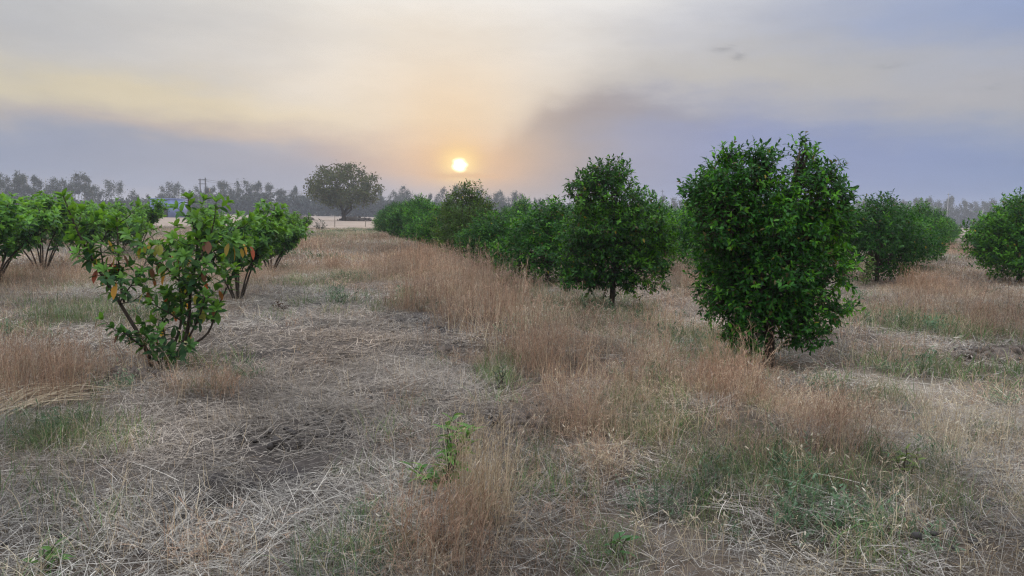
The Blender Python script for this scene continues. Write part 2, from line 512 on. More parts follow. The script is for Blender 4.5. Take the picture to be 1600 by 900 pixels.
CM = (M_BARK, M_CITRUS)
GC = 'citrus trees planted in rows'

# nearest tree: tall, broad shouldered, low spur on the right
k_ = 8.36 / F


def L1(px, py, rx, rz_, y=0.0, ry=None):
    return ((px - 1200) * k_ * .99, y, (568 - py) * k_ * .945, rx * k_ * .80, (ry or rx * .95) * k_ * .84, rz_ * k_ * .87)


blobs = [L1(1145, 285, 66, 60, .05), L1(1252, 292, 54, 54, -.1), L1(1192, 350, 92, 75, 0, 90), L1(1110, 330, 48, 62, -.2), L1(1285, 350, 40, 50, .2), L1(1196, 432, 92, 72, 0, 100),
         L1(1200, 480, 77, 50, 0, 84), L1(1118, 385, 34, 24, .1), L1(1282, 408, 36, 28, -.1), L1(1116, 462, 26, 22, -.1), L1(1285, 330, 44, 34, .1), L1(1300, 300, 16, 20, 0), L1(1165, 226, 9, 16, 0), L1(1272, 248, 12, 18, .1), L1(1128, 232, 11, 16, .1), L1(1240, 215, 8, 20, 0), L1(1246, 512, 36, 30, -.15), L1(1156, 510, 36, 32, -.2), L1(1285, 470, 30, 26, .1), L1(1318, 474, 16, 9, .1), L1(1098, 285, 36, 22, .1), L1(1120, 430, 36, 40, .3),
         L1(1175, 235, 26, 20, 0), L1(1238, 232, 14, 26, .05), L1(1078, 300, 14, 30, .05)]
g = gp(1200, 570)
t1 = citrus(11, blobs, 3900, .061, .055, .32, .12, low=.22, bare=.42)
tree('citrus_tree', t1, (g[0], g[1], hh(*g)), 0, 'tallest, nearest citrus tree with broad upright crown and short dark trunk', 'citrus tree', GC, CM)

k_ = 12.95 / F


def L2(px, py, rx, rz_, y=0.0, ry=None):
    return ((px - 955) * k_ * .96, y, (483 - py) * k_ * .97, rx * k_ * .90, (ry or rx * .95) * k_ * .90, rz_ * k_ * .88)


blobs = [L2(942, 300, 54, 46), L2(912, 287, 32, 20, .2), L2(955, 352, 74, 44, 0, 70), L2(1000, 365, 50, 40, .1), L2(1035, 350, 26, 22, .2), L2(905, 395, 34, 32), L2(955, 405, 60, 38, 0, 60),
         L2(908, 435, 42, 24, -.1), L2(1000, 420, 44, 34, -.1), L2(1028, 385, 28, 30, .1), L2(948, 440, 38, 16, .2), L2(945, 262, 30, 16)]
g = gp(955, 484)
t2 = citrus(12, blobs, 2700, .072, .045, .5, .18, low=.36, bare=.52)
tree('citrus_tree', t2, (g[0], g[1], hh(*g)), 0, 'citrus tree with slim bare trunk and stepped crown, left of the nearest one', 'citrus tree', GC, CM)


def generic(seed, w, h, n=2100, leaf=.088, olive=0.0, flush=.18):
    rng = np.random.default_rng(seed)
    bl = [(0, 0, h * .45, w * .47, w * .47, h * .36), (0, 0, h * .68, w * .40, w * .40, h * .24)]
    for q in range(9):
        a_ = q * 2 * PI / 9 + rng.random() * .5
        zz = h * rng.choice([.26, .42, .6, .74])
        r_ = w * (.34 if zz < .65 * h else .22)
        bl.append((math.cos(a_) * r_, math.sin(a_) * r_, zz, w * rng.uniform(.15, .23), w * rng.uniform(.15, .23), h * rng.uniform(.12, .17)))
    for q in range(4):
        a_ = rng.random() * 6.28; r_ = w * .2 * rng.random()
        bl.append((math.cos(a_) * r_, math.sin(a_) * r_, h * rng.uniform(.84, 1.0), w * .13, w * .13, h * .10))
    return citrus(seed, bl, n, leaf, .05, .22, flush, twigs=False, olive=olive, per=(6, 9))


CV = [generic(21, 2.1, 1.8), generic(22, 2.2, 2.0), generic(23, 1.9, 2.1, flush=.4), generic(24, 2.3, 1.85, flush=.15), generic(25, 2.1, 1.95, flush=.5), generic(26, 2.3, 1.95, flush=.05)]
OLIVE = generic(27, 2.3, 2.45, olive=.45)
rng = np.random.default_rng(3)
rowA = ['citrus tree with dark dense crown just behind the slim trunked one', 'citrus tree between the dark dense one and the lower pale topped one',
        'olive brown tinged citrus tree, taller than the others in its row', 'citrus tree just beyond the olive brown one, left end side of row']
ranks = {2: 'third', 3: 'fourth', 5: 'sixth', 6: 'seventh', 7: 'eighth', 8: 'ninth', 9: 'tenth', 10: 'eleventh'}
for i_ in range(2, 13):
    x, y = uv2xy(7.44 + 4.8 * i_, 4.77) + rng.normal(size=2) * .12
    if i_ == 4:
        ms_, lab = OLIVE, 'olive brown tinged citrus tree rising above its row, below the sun'
    elif i_ in ranks:
        ms_ = CV[(i_ * 5 + 3) % 6] if i_ != 2 else CV[3]
        lab = '%s citrus tree from the front in the row right of the grassy lane' % ranks[i_]
        if i_ == 2: lab = 'dark dense citrus tree just left of the slim trunked one'
    else:
        ms_ = CV[i_ % 6]
        lab = 'small looking citrus tree at the far left end of the lane row' if i_ == 12 else 'second to last citrus tree at the far end of the lane row'
    s_ = rng.uniform(.88, 1.08)
    tree('citrus_tree', ms_, (x, y, hh(x, y)), rng.random() * 6.28, lab, 'citrus tree', GC, CM, (s_, s_, s_ * rng.uniform(.88, 1.14)))
named = {(1, 2): 'bright leaved citrus tree hidden mostly behind the nearest tall tree', (1, 3): 'bright green citrus tree showing between the two front trees',
         (2, 2): 'very dark rounded citrus tree with a pale sapling at its foot', (3, 2): 'large citrus tree cut off by the right picture edge',
         (3, 3): 'citrus tree directly behind the very dark rounded one', (4, 3): 'citrus tree just behind the one cut off at the right edge'}
for j_ in range(1, 13):
    for i_ in range(2, 13):
        u, v = 7.44 + 4.8 * i_, 4.77 + 4.79 * j_
        x, y = uv2xy(u, v) + rng.normal(size=2) * .15
        px = 800 + F * x / y
        if px > 1690: continue
        # trees that stand wholly behind nearer rows are left out
        dg = j_ - (i_ - 2)
        if j_ in (1,) or abs(dg) <= 1 or (j_ <= 4 and i_ <= 6) or (dg in (2, 3) and px > 1450):
            ms_ = CV[int(rng.integers(0, 6))]
            s_ = rng.uniform(.95, 1.12)
            if (j_, i_) == (2, 2): ms_, s_ = CV[5], 1.0
            if (j_, i_) == (3, 2): ms_, s_ = CV[4], 1.24
            if (j_, i_) == (1, 2): ms_, s_ = CV[2], 1.1
            lab = named.get((j_, i_), 'citrus tree in the crowded rows behind the front trees')
            tree('citrus_tree', ms_, (x, y, hh(x, y)), rng.random() * 6.28, lab, 'citrus tree', GC, CM, (s_, s_, s_ * rng.uniform(.95, 1.08)))

# ------------------------------------------------------------------ guava bushes
GPROF = ((0, 0), (.16, .62), (.42, 1), (.72, .8), (1, 0))


def guava(seed, stems, leaf=.105, dens=1.0, withered=0.0, sides=6):
    """stems: list of (polyline, r0, r1). Leaf pairs along the upper stems, side twigs and whorls at the tips."""
    rng = np.random.default_rng(seed)
    tb, lb, wb = MB(), MB(), MB()
    P, D, N, L, C = [], [], [], [], []
    WP, WD, WN, WL, WC = [], [], [], [], []

    def put(p, d, nn, l, c):
        if .35 < p[2] < 1.35 and rng.random() < withered * .85:
            p = p + np.array([d[0], d[1], 0]) * .05
            WP.append(p); WD.append(d * .4 + np.array([0, 0, -1])); WN.append(d); WL.append(l * 1.25)
            WC.append(np.array([(.60, .32, .05), (.42, .10, .05), (.48, .36, .08), (.34, .34, .07), (.20, .09, .05)][rng.integers(0, 5)]) * rng.uniform(.7, 1.1))
            return
        P.append(p); D.append(d); N.append(nn); L.append(l); C.append(c)

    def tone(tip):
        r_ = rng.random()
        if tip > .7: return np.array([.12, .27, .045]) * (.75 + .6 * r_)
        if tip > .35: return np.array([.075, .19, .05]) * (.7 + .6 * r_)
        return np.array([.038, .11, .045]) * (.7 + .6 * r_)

    def clothe(pts, lo):
        pts = np.asarray(pts); seg = np.linalg.norm(np.diff(pts, axis=0), axis=1); T = seg.sum()
        cum = np.concatenate([[0], np.cumsum(seg)]) / T
        t = lo; ph = rng.random() * 6.28
        while t < 1:
            p = np.array([np.interp(t, cum, pts[:, c_]) for c_ in range(3)])
            p2 = np.array([np.interp(min(t + .05, 1), cum, pts[:, c_]) for c_ in range(3)])
            ax = nrm(p2 - p) if t < .97 else nrm(pts[-1] - pts[-2])
            ph += PI / 2 + rng.normal() * .3
            x1 = nrm(np.cross(ax, np.array([.1, .2, .95]))); x2 = np.cross(ax, x1)
            for s_ in (0, PI):
                if rng.random() > dens: continue
                sd = x1 * math.cos(ph + s_) + x2 * math.sin(ph + s_)
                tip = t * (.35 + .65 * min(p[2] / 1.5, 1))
                d = nrm(sd + ax * (.35 + .5 * t) + np.array([0, 0, rng.normal() * .2]) - np.array([0, 0, .12]))
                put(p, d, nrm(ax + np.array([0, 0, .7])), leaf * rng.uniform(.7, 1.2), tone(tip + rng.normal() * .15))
            t += max(.045 / T * rng.uniform(.8, 1.3), .02)
        ax = nrm(pts[-1] - pts[-2]); x1 = nrm(np.cross(ax, np.array([.1, .2, .95]))); x2 = np.cross(ax, x1)
        for q in range(6):                                          # whorl of young leaves at the tip
            a_ = q * 1.1 + rng.random(); sd = x1 * math.cos(a_) + x2 * math.sin(a_)
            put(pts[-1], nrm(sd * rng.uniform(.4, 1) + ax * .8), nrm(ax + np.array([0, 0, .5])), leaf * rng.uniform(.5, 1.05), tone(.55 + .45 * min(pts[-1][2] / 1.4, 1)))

    for pts, r0, r1 in stems:
        pts = np.asarray(pts, float)
        seg = np.linalg.norm(np.diff(pts, axis=0), axis=1); T = seg.sum(); cum = np.concatenate([[0], np.cumsum(seg)]) / T
        fine = np.linspace(0, 1, 14)
        sm = np.stack([np.interp(fine, cum, pts[:, c_]) for c_ in range(3)], 1)
        sm[1:-1] = (sm[:-2] + 2 * sm[1:-1] + sm[2:]) / 4
        tb.tube(sm, np.linspace(r0, r1, 14), sides)
        lo = .45 if pts[0][2] < .3 else .2
        clothe(sm, lo)
        nt_ = int(T * 11 * dens)
        for _ in range(nt_):
            t = rng.uniform(lo * .8, .97)
            p = np.array([np.interp(t, fine, sm[:, c_]) for c_ in range(3)])
            d = nrm(dirs(rng, 1)[0] * np.array([1, 1, .5]) + np.array([0, 0, .45]))
            l = rng.uniform(.12, .38) * (1.1 - .4 * t)
            e = p + d * l + np.array([0, 0, .25 * l])
            tw = np.array([p, p + d * l * .5, e])
            tb.tube(tw, [.005, .004, .002], 4)
            clothe(tw, .25)
    C = np.array(C); P = np.array(P); L = np.array(L)
    leaf_arrays(lb, P, np.array(D), np.array(N), L, L * .48, C, GPROF, .3, .3)
    wm = None
    if WP:
        WL = np.array(WL)
        leaf_arrays(wb, np.array(WP), np.array(WD), np.array(WN), WL, WL * .5, np.array(WC), GPROF, .2, .1)
        wm = wb.mesh('withered_leaves')
    return tb.mesh('stem'), lb.mesh('foliage'), wm


def place_guava(ms_, loc, rz, label, scale=1):
    e = bpy.data.objects.new('guava_bush', None); e.empty_display_size = .3
    COL.objects.link(e); e.location = loc; e.rotation_euler[2] = rz; e.scale = (scale,) * 3
    tag(e, label, 'guava bush', 'guava bushes left of the lane')
    link('stem', ms_[0], M_STEM, e); link('foliage', ms_[1], M_GUAVA, e)
    if ms_[2] is not None:
        tag(link('withered_leaves', ms_[2], M_WITHER, e), 'orange and red withered leaves')
    return e


g1 = gp(258, 576); kk = g1[1] / F
TR = [([(239, 572), (227, 530), (193, 468), (160, 412), (131, 352), (116, 303)], .022, .006, -.1),
      ([(193, 468), (184, 421), (182, 364), (178, 334)], .012, .005, .12),
      ([(261, 565), (286, 542), (299, 497), (299, 451), (310, 410), (314, 366), (311, 330)], .024, .005, 0),
      ([(286, 542), (314, 497), (329, 474), (340, 450)], .013, .005, -.25),
      ([(299, 451), (261, 413), (231, 388), (217, 372)], .010, .004, .1),
      ([(310, 410), (333, 376), (345, 338), (350, 308)], .011, .004, -.1),
      ([(312, 385), (299, 334), (290, 302)], .009, .004, .15),
      ([(193, 468), (212, 444), (231, 424), (240, 415)], .008, .004, -.2),
      ([(235, 550), (222, 525), (214, 508)], .011, .006, -.25),
      ([(250, 570), (252, 530), (240, 490), (245, 470)], .012, .005, .3), ([(255, 572), (245, 550), (238, 530)], .008, .004, -.15), ([(262, 570), (272, 552), (283, 540)], .008, .004, -.2), ([(255, 572), (252, 545), (262, 520)], .008, .004, -.3), ([(333, 376), (365, 350), (385, 335)], .009, .004, .2), ([(310, 410), (350, 385), (385, 375)], .009, .004, .1),
      ([(299, 497), (275, 475), (262, 462)], .009, .004, -.3),
      ([(286, 542), (320, 520), (332, 470), (350, 420)], .014, .005, .35),
      ([(160, 412), (150, 380), (160, 350)], .008, .004, .2), ([(299, 451), (330, 420), (345, 400)], .009, .004, -.3),
      ([(261, 565), (280, 500), (270, 440), (262, 395), (272, 372)], .016, .005, .4), ([(262, 395), (250, 385), (243, 376)], .008, .004, .4)]
stems = []
for pts, r0, r1, yo in TR:
    n = len(pts)
    first_y = 0
    pl = []
    for q, (px, py) in enumerate(pts):
        f = q / (n - 1)
        pl.append(((px - 258) * kk, yo * f if pts[0][1] > 540 else yo * (.3 + .7 * f), max((576 - py) * kk, -.05)))
    stems.append((pl, r0, r1))
# join the side stems to the point of their parent
GU1 = guava(41, stems, .115, .76, .045, 8)
place_guava(GU1, (g1[0], g1[1], hh(*g1) - .03), 0, 'nearest guava bush, open and leggy with orange withered leaves, on soil mound')


def fan(seed, h, w, ns=9):
    rng = np.random.default_rng(seed); st = []
    for q in range(ns):
        a_ = q * 2 * PI / ns + rng.random() * .6
        r_ = w * .5 * rng.uniform(.45, 1); zz = h * rng.uniform(.78, 1.0) * (1.05 - .3 * r_ / (w * .5))
        b_ = np.array([math.cos(a_) * .05, math.sin(a_) * .05, -.05])
        p1 = np.array([math.cos(a_) * r_ * .35, math.sin(a_) * r_ * .35, zz * .33]); p2 = np.array([math.cos(a_ + .2) * r_ * .75, math.sin(a_ + .2) * r_ * .75, zz * .66])
        p3 = np.array([math.cos(a_ + .3) * r_, math.sin(a_ + .3) * r_, zz])
        st.append(([b_, p1, p2, p3], .018, .004))
        for s_ in range(2):
            o = dirs(rng, 1)[0] * np.array([.35, .35, .15]) * w * .4
            st.append(([p1 * .5 + p2 * .5, (p2 + p3) / 2 + o * .6, p3 * np.array([.9, .9, .85]) + o], .010, .004))
    return st


GV = [guava(51, fan(51, 1.8, 1.7, 8), .115, .95, 0), guava(52, fan(52, 1.65, 1.95, 9), .115, .95, 0), guava(53, fan(53, 1.95, 1.7, 8), .115, .9, 0)]
GLAB = {(0, 1): 'second guava bush in the lane side row, just right of the nearest one', (0, 2): 'third guava bush from the front on the left side of the lane',
        (0, 3): 'fourth guava bush from the front on the left side of the lane', (0, 4): 'last guava bush of the lane side row, beside the pale field',
        (1, 2): 'tall guava bush with bare lower stems near the left picture edge', (1, 3): 'guava bush partly behind the nearest one, left of the blue hut'}
rng = np.random.default_rng(77)
gpos = {(0, 1): (13.75, 375), (0, 2): None}
for r_ in range(0, 5):
    for i_ in ((1, 2, 3, 4) if r_ == 0 else (1.5, 2, 2.5, 3, 3.5, 4, 4.6, 5.3, 6)):
        u, v = 8.2 + 6.4 * i_, -1.6 - 5.35 * r_
        x, y = uv2xy(u, v) + rng.normal(size=2) * .15
        if (r_, i_) == (0, 1): x, y = gp(372, 466)
        if (r_, i_) == (1, 2): x, y = gp(66, 424)
        px = 800 + F * x / y
        if px < -90 or (r_ > 0 and i_ > 2 and 200 < px < 300 and i_ < 3.2): continue
        s_ = {(0, 1): 1.1, (0, 2): 1.0, (0, 3): 1.0, (0, 4): 1.0, (1, 2): 1.2}.get((r_, i_), rng.uniform(1.05, 1.3))
        if r_ > 0 and 215 < px < 296:
            continue
        place_guava(GV[int(r_ + 2 * i_) % 3], (x, y, hh(x, y)), rng.random() * 6.28, GLAB.get((r_, i_), 'guava bush in the back rows on the left side of the orchard'), s_)

# ------------------------------------------------------------------ lone shade tree in the field
g = gp(538, 345.5); k_ = g[1] / F
rng = np.random.default_rng(9)
tb, lb = MB(), MB()
H = 93 * k_; Wd = 118 * k_
tb.tube([(0, 0, -.3), (-.1, 0, 1.0), (-.2, 0, 2.2)], [.55, .42, .36], 8)
cl = []
for q in range(7):
    a_ = q * .9 + rng.random(); r_ = Wd * rng.uniform(.12, .3)
    e = np.array([math.cos(a_) * r_, math.sin(a_) * r_, H * rng.uniform(.55, .8)])
    tb.tube(curve((-.15 + .25 * math.cos(a_), .25 * math.sin(a_), .8 + rng.random() * 1.2), e, rng, 6, .05), np.linspace(.22, .05, 6), 6)
    for s_ in range(3):
        tb.tube(curve(e * .75, e + dirs(rng, 1)[0] * Wd * .16, rng, 4, .08), np.linspace(.08, .03, 4), 4)
for q in range(240):
    d = dirs(rng, 1)[0]
    r_ = rng.uniform(.3, 1.0) ** .6
    c = np.array([d[0] * Wd * .47 * r_, d[1] * Wd * .47 * r_, H * .52 + d[2] * H * (.45 if d[2] > 0 else .30) * r_])
    nn = int(rng.integers(30, 60)); rad = rng.uniform(.6, 1.15)
    cl.append(c + rng.normal(size=(nn, 3)) * np.array([rad, rad, rad * .6]) * .62)
P = np.vstack(cl); n = len(P)
cc = np.array([.080, .098, .022]) * (.55 + .9 * rng.random((n, 1))); br = rng.random(n) < .15; cc[br] = np.array([.10, .085, .03])
l = rng.uniform(.28, .55, n)
leaf_arrays(lb, P, dirs(rng, n), dirs(rng, n), l, l * .55, cc)
tree('shade_tree', (tb.mesh('trunk'), lb.mesh('crown')), (g[0], g[1], 0), 0, 'lone round crowned tree with forked trunk standing in the pale field', 'tree', None, (M_BARK, M_LONE))

# low dark soil heaps around the lone tree
SM = []


def soil_heap(seed, w, d, h, clods=90, cl=.06):
    rng = np.random.default_rng(seed)
    n, mseg = 26, 14
    mb = MB(); v = []
    for a_ in range(mseg):
        f = a_ / (mseg - 1)
        for b_ in range(n):
            th = b_ * 2 * PI / n
            rr_ = f * (1 + .25 * (vnoise(np.array([math.cos(th) * 1.7 + seed + 20]), np.array([math.sin(th) * 1.7 + 20]))[0] - .5))
            x, y = math.cos(th) * w * rr_, math.sin(th) * d * rr_
            z = h * (1 - f * f) ** 1.3 * (.6 + .8 * fbm(np.array([x + seed * 3.1]), np.array([y + 4]), max(w * .35, .05), 4)[0]) - .03 * f
            v.append((x, y, z))
    q = [(a_ * n + b_, (a_ + 1) * n + b_, (a_ + 1) * n + (b_ + 1) % n, a_ * n + (b_ + 1) % n) for a_ in range(mseg - 1) for b_ in range(n)]
    mb.add(v, None, q)
    for _ in range(clods):
        f = math.sqrt(rng.random()); th = rng.random() * 6.28
        x, y = math.cos(th) * w * f, math.sin(th) * d * f
        z = h * (1 - f * f) ** 1.3 * .9
        r_ = cl * rng.uniform(.3, 1.1)
        ico = dirs(rng, 12) * r_ * rng.uniform(.7, 1.2, (12, 1)) * np.array([1, 1, .7])
        import bmesh
        bm = bmesh.new(); bmesh.ops.create_icosphere(bm, subdivisions=1, radius=r_)
        vv = np.array([vt.co[:] for vt in bm.verts]); ff = [[q_.index for q_ in f_.verts] for f_ in bm.faces]; bm.free()
        vv = vv * rng.uniform(.7, 1.3, (1, 3)) * (1 + rng.normal(size=(len(vv), 1)) * .3) + np.array([x, y, z])
        mb.add(vv, ff, None)
    return mb.mesh('soil_mound')


for px, py, w, d, h, lab in ((455, 344, 40, 5, .9, 'long low dark soil heap left of the lone field tree'), (556, 345.5, 30, 5, .8, 'low dark soil heap at the foot of the lone field tree')):
    g = gp(px, py)
    tag(link('soil_mound', soil_heap(int(px), w * g[1] / F, 2.0, h, 60, .4), M_SOIL, None, (g[0], g[1], .05)), lab, 'soil mound', 'soil mounds')
for px, py, w, d, h, lab in ((815, 672, .28, .22, .10, 'pile of dark dug clods amid the reddish grass, centre foreground'), (212, 596, .36, .25, .13, 'mound of bare grey soil at the foot of the nearest guava bush'),
                             (1590, 566, .75, .4, .16, 'greyish earth mound at the right edge beside the green ditch grass'), (705, 556, .22, .16, .08, 'small dark soil hump at the edge of the mown strip')):
    g = gp(px, py)
    tag(link('soil_mound', soil_heap(int(px), w, d, h, 110, .05), M_SOIL, None, (g[0], g[1], hh(*g) - .02)), lab, 'soil mound', 'soil mounds')

# ------------------------------------------------------------------ far eucalyptus line
def euca(seed, h, w, n=650, full=False):
    rng = np.random.default_rng(seed); tb, lb = MB(), MB()
    lean = rng.normal() * .6
    tb.tube([(0, 0, -.5), (lean * .3, 0, h * .35), (lean, rng.normal() * .4, h * .7), (lean * 1.2, 0, h * .95)], [.26, .2, .13, .04], 5)
    cl = []
    nb = int(rng.integers(9, 15))
    for q in range(nb):
        f = rng.uniform(.28 if full else .42, .98)
        a_ = rng.random() * 6.28; r_ = w * .5 * rng.uniform(.1, .85) * (1.15 - .65 * abs(f - .65) / .35)
        c = np.array([lean * f + math.cos(a_) * r_, math.sin(a_) * r_, h * f])
        tb.tube([(lean * f * .8, 0, h * (f - .16)), c], [.08, .03], 3)
        m_ = int(n / nb); rad = w * rng.uniform(.12, .24)
        cl.append(c + rng.normal(size=(m_, 3)) * np.array([rad, rad, rad * 1.25]) * .72)
    P = np.vstack(cl); k = len(P)
    l = rng.uniform(.45, .95, k)
    cc = np.array([.040, .056, .034]) * (.6 + .8 * rng.random((k, 1)))
    leaf_arrays(lb, P, dirs(rng, k) - np.array([0, 0, .5]), dirs(rng, k), l, l * .5, cc, ((0, 0), (.4, 1), (1, 0)))
    return tb.mesh('trunk'), lb.mesh('crown')


EV = [euca(61 + q, 18, [5, 6, 4.2, 6.5, 5, 7, 4.5, 5.5][q], 1050, q in (1, 3, 5)) for q in range(8)]
prof = [(-60, 268, 340), (0, 268, 350), (30, 266, 350), (60, 274, 355), (75, 275, 360), (100, 274, 370), (145, 272, 380), (175, 276, 385), (205, 281, 390), (245, 280, 395), (290, 283, 400), (330, 285, 400),
        (370, 282, 405), (415, 279, 410), (440, 286, 415), (470, 288, 420), (520, 292, 425), (600, 291, 430), (630, 289, 430), (660, 294, 435), (700, 293, 440), (730, 290, 440), (765, 294, 445), (800, 300, 450), (830, 304, 455),
        (900, 306, 465), (1000, 303, 475), (1050, 302, 480), (1100, 307, 490), (1330, 309, 520), (1390, 307, 530), (1440, 308, 540), (1475, 307, 545), (1520, 311, 550), (1560, 313, 560), (1680, 314, 580)]
pp = np.array(prof, float); pp[:, 2] *= .8
rng = np.random.default_rng(13)
px = -50.0; q = 0
GE = 'eucalyptus trees in the far tree line'
while px < 1670:
    y = np.interp(px, pp[:, 0], pp[:, 2]) + rng.normal() * 6
    top = np.interp(px, pp[:, 0], pp[:, 1]) + abs(rng.normal()) * 6 + (rng.random() < .25) * 9
    z = zpix(px, top, y)
    e = EV[int(rng.integers(0, 8))]
    sz = z / 18.0; sx = sz * rng.uniform(.7, 1.3)
    # only in view where no orchard tree fully hides the line
    lab = 'hazy eucalyptus in the far tree line left of the lone field tree' if px < 490 else ('hazy eucalyptus in the far tree line behind or right of the lone field tree' if px < 860 else 'pale bluish eucalyptus in the farthest tree line on the right')
    if not (865 < px < 1030 or 1075 < px < 1300):
        tree('eucalyptus_tree', e, (at_depth(px, y), y, 0), rng.random() * 6.28, lab, 'tree', GE, (M_PALEBARK, M_EUCA), (sx, sx, sz))
    px += rng.uniform(3, 7) if px > 1290 else rng.uniform(4.5, 11) if not (150 < px < 235) else rng.uniform(11, 24)
    q += 1
# scrub that fills the foot of the line: one mass
mb = MB(); rng = np.random.default_rng(31)
P, Cc, Ls = [], [], []
px = -80.0
while px < 1690:
    y = np.interp(px, pp[:, 0], pp[:, 2]) - 8 + rng.normal() * 5
    hgt = (np.interp(px, [-60, 150, 240, 420, 600, 900, 1700], [5.5, 4, 4.8, 8, 6.5, 7, 8]) * rng.uniform(.55, 1.2))
    n = 150; wdt = rng.uniform(3, 6)
    c = np.array([at_depth(px, y), y, 0])
    zz = np.abs(rng.normal(size=n)) * .0 + rng.random(n) ** .8 * hgt
    P.append(c + np.c_[rng.normal(size=n) * wdt * .55, rng.normal(size=n) * 2, zz])
    Cc.append(np.array([.026, .038, .026]) * (.6 + .8 * rng.random((n, 1)))); Ls.append(rng.uniform(.9, 1.7, n))
    px += rng.uniform(3, 6)
P = np.vstack(P); l = np.concatenate(Ls)
leaf_arrays(mb, P, dirs(rng, len(P)), dirs(rng, len(P)), l, l * .7, np.vstack(Cc), ((0, 0), (.45, 1), (1, 0)))
tag(link('undergrowth', mb.mesh('undergrowth'), M_EUCA), 'hazy dark scrub filling the foot of the far tree line', 'undergrowth', None, 'stuff')

# ------------------------------------------------------------------ blue hut, poles, wire, stakes
y = 150.0
xl, xr = at_depth(235, y), at_depth(276, y); zt = zpix(255, 310, y)
hut = bpy.data.objects.new('pump_house', None); COL.objects.link(hut); hut.location = ((xl + xr) / 2, y, 0)
tag(hut, 'small flat roofed pale blue hut beyond the guava bushes', 'hut')
w2 = (xr - xl) / 2
mb = MB()   # walls with a real opening in the front
ox0, ox1, oz1 = -.75, .85, zt - 1.75
mb.box(-w2, ox0, 0, .25, 0, zt - .2); mb.box(ox1, w2, 0, .25, 0, zt - .2); mb.box(ox0, ox1, 0, .25, oz1, zt - .2)
mb.box(-w2, -w2 + .25, .25, 5, 0, zt - .2); mb.box(w2 - .25, w2, .25, 5, 0, zt - .2); mb.box(-w2 + .25, w2 - .25, 4.75, 5, 0, zt - .2)
link('wall', mb.mesh('wall', False), M_BLUE, hut)
mb = MB(); mb.box(-w2 - .12, w2 + .12, -.15, 5.12, zt - .197, zt)
link('roof', mb.mesh('roof', False), M_BLUE, hut)
mb = MB(); mb.box(ox0 + .02, ox1 - .02, .1, .16, 0, oz1 - .02); mb.box(ox0 + .8, ox0 + .84, .07, .1, .1, oz1 - .1)
link('door', mb.mesh('door', False), M_DARK, hut)

y = 215.0
x0 = at_depth(317.5, y); zt = zpix(317, 279, y)
pole = bpy.data.objects.new('power_pole', None); COL.objects.link(pole); pole.location = (x0, y, 0)
tag(pole, 'twin post power pole with transformer above the guava bushes', 'power pole')
for s_ in (-.75, .75):
    mb = MB(); mb.tube([(s_, 0, -.5), (s_, 0, zt + s_ * .2)], [.2, .15], 8); link('post', mb.mesh('post'), M_DARKMETAL, pole)
mb = MB(); mb.box(-1.3, 1.3, -.1, .1, zt - .6, zt - .4); mb.box(-1.2, 1.2, -.1, .1, zt - 1.7, zt - 1.55); link('crossarm', mb.mesh('crossarm', False), M_DARKMETAL, pole)
mb = MB(); mb.box(.95, 1.85, -.5, .5, zt - 4.2, zt - 2.8); mb.box(-.9, 2.0, -.4, .4, zt - 4.35, zt - 4.21); link('transformer', mb.mesh('transformer', False), M_DARKMETAL, pole)
mb = MB()
for dz, dy in ((0, 0), (-.5, .8)):
    xe, ye = at_depth(660, 330), 330.0
    t = np.linspace(0, 1, 30)
    mb.tube(np.c_[x0 + (xe - x0) * t, y + dy + (ye - y) * t, zt - .3 + dz + (zpix(660, 304, 330) - zt) * t - 2.2 * np.sin(PI * t)], .035, 4)
tag(link('power_line', mb.mesh('power_line'), M_DARKMETAL), 'thin sagging wires running right from the twin post pole', 'power line')
for px, top, bot_y, lab, pm in ((1473.5, 302, 330.0, 'thin pale pole before the far tree line, above the right orchard lane', M_CONC), (1529, 327, 260.0, 'leaning pale post at the far end of the right orchard lane', M_CONC), (1030, 297, 330, 'thin dark pole top behind the bright green citrus tree', M_DARKMETAL)):
    zt = zpix(px, top, bot_y)
    pole = bpy.data.objects.new('utility_pole', None); COL.objects.link(pole); pole.location = (at_depth(px, bot_y), bot_y, 0)
    tag(pole, lab, 'utility pole', 'single utility poles')
    ln = -.9 if px > 1500 else .15
    mb = MB(); mb.tube([(ln if px > 1500 else 0, 0, -.3), (0, 0, zt)], [.17, .12], 8); link('post', mb.mesh('post'), pm, pole)
    if px < 1500:
        mb = MB(); mb.box(-.8, .8, -.3, -.2, zt - .7, zt - .55); link('crossarm', mb.mesh('crossarm', False), M_DARKMETAL, pole)
for px, py, h_ in ((523, 355.5, 1.25), (571, 355, .8), (497, 356, .6)):
    g = gp(px, py); mb = MB(); mb.tube([(0, 0, -.1), (.02, 0, h_ * .5), (0, .02, h_)], [.05, .045, .035], 6)
    lab = {523: 'tall thin wooden stake at the field edge before the lone tree', 571: 'short wooden stake at the field edge beside the last citrus trees', 497: 'short wooden stake at the field edge beside the dark shrub'}[px]
    tag(link('wooden_stake', mb.mesh('wooden_stake'), M_STAKE, None, (g[0], g[1], hh(*g))), lab, 'stake', 'stakes along the field edge')


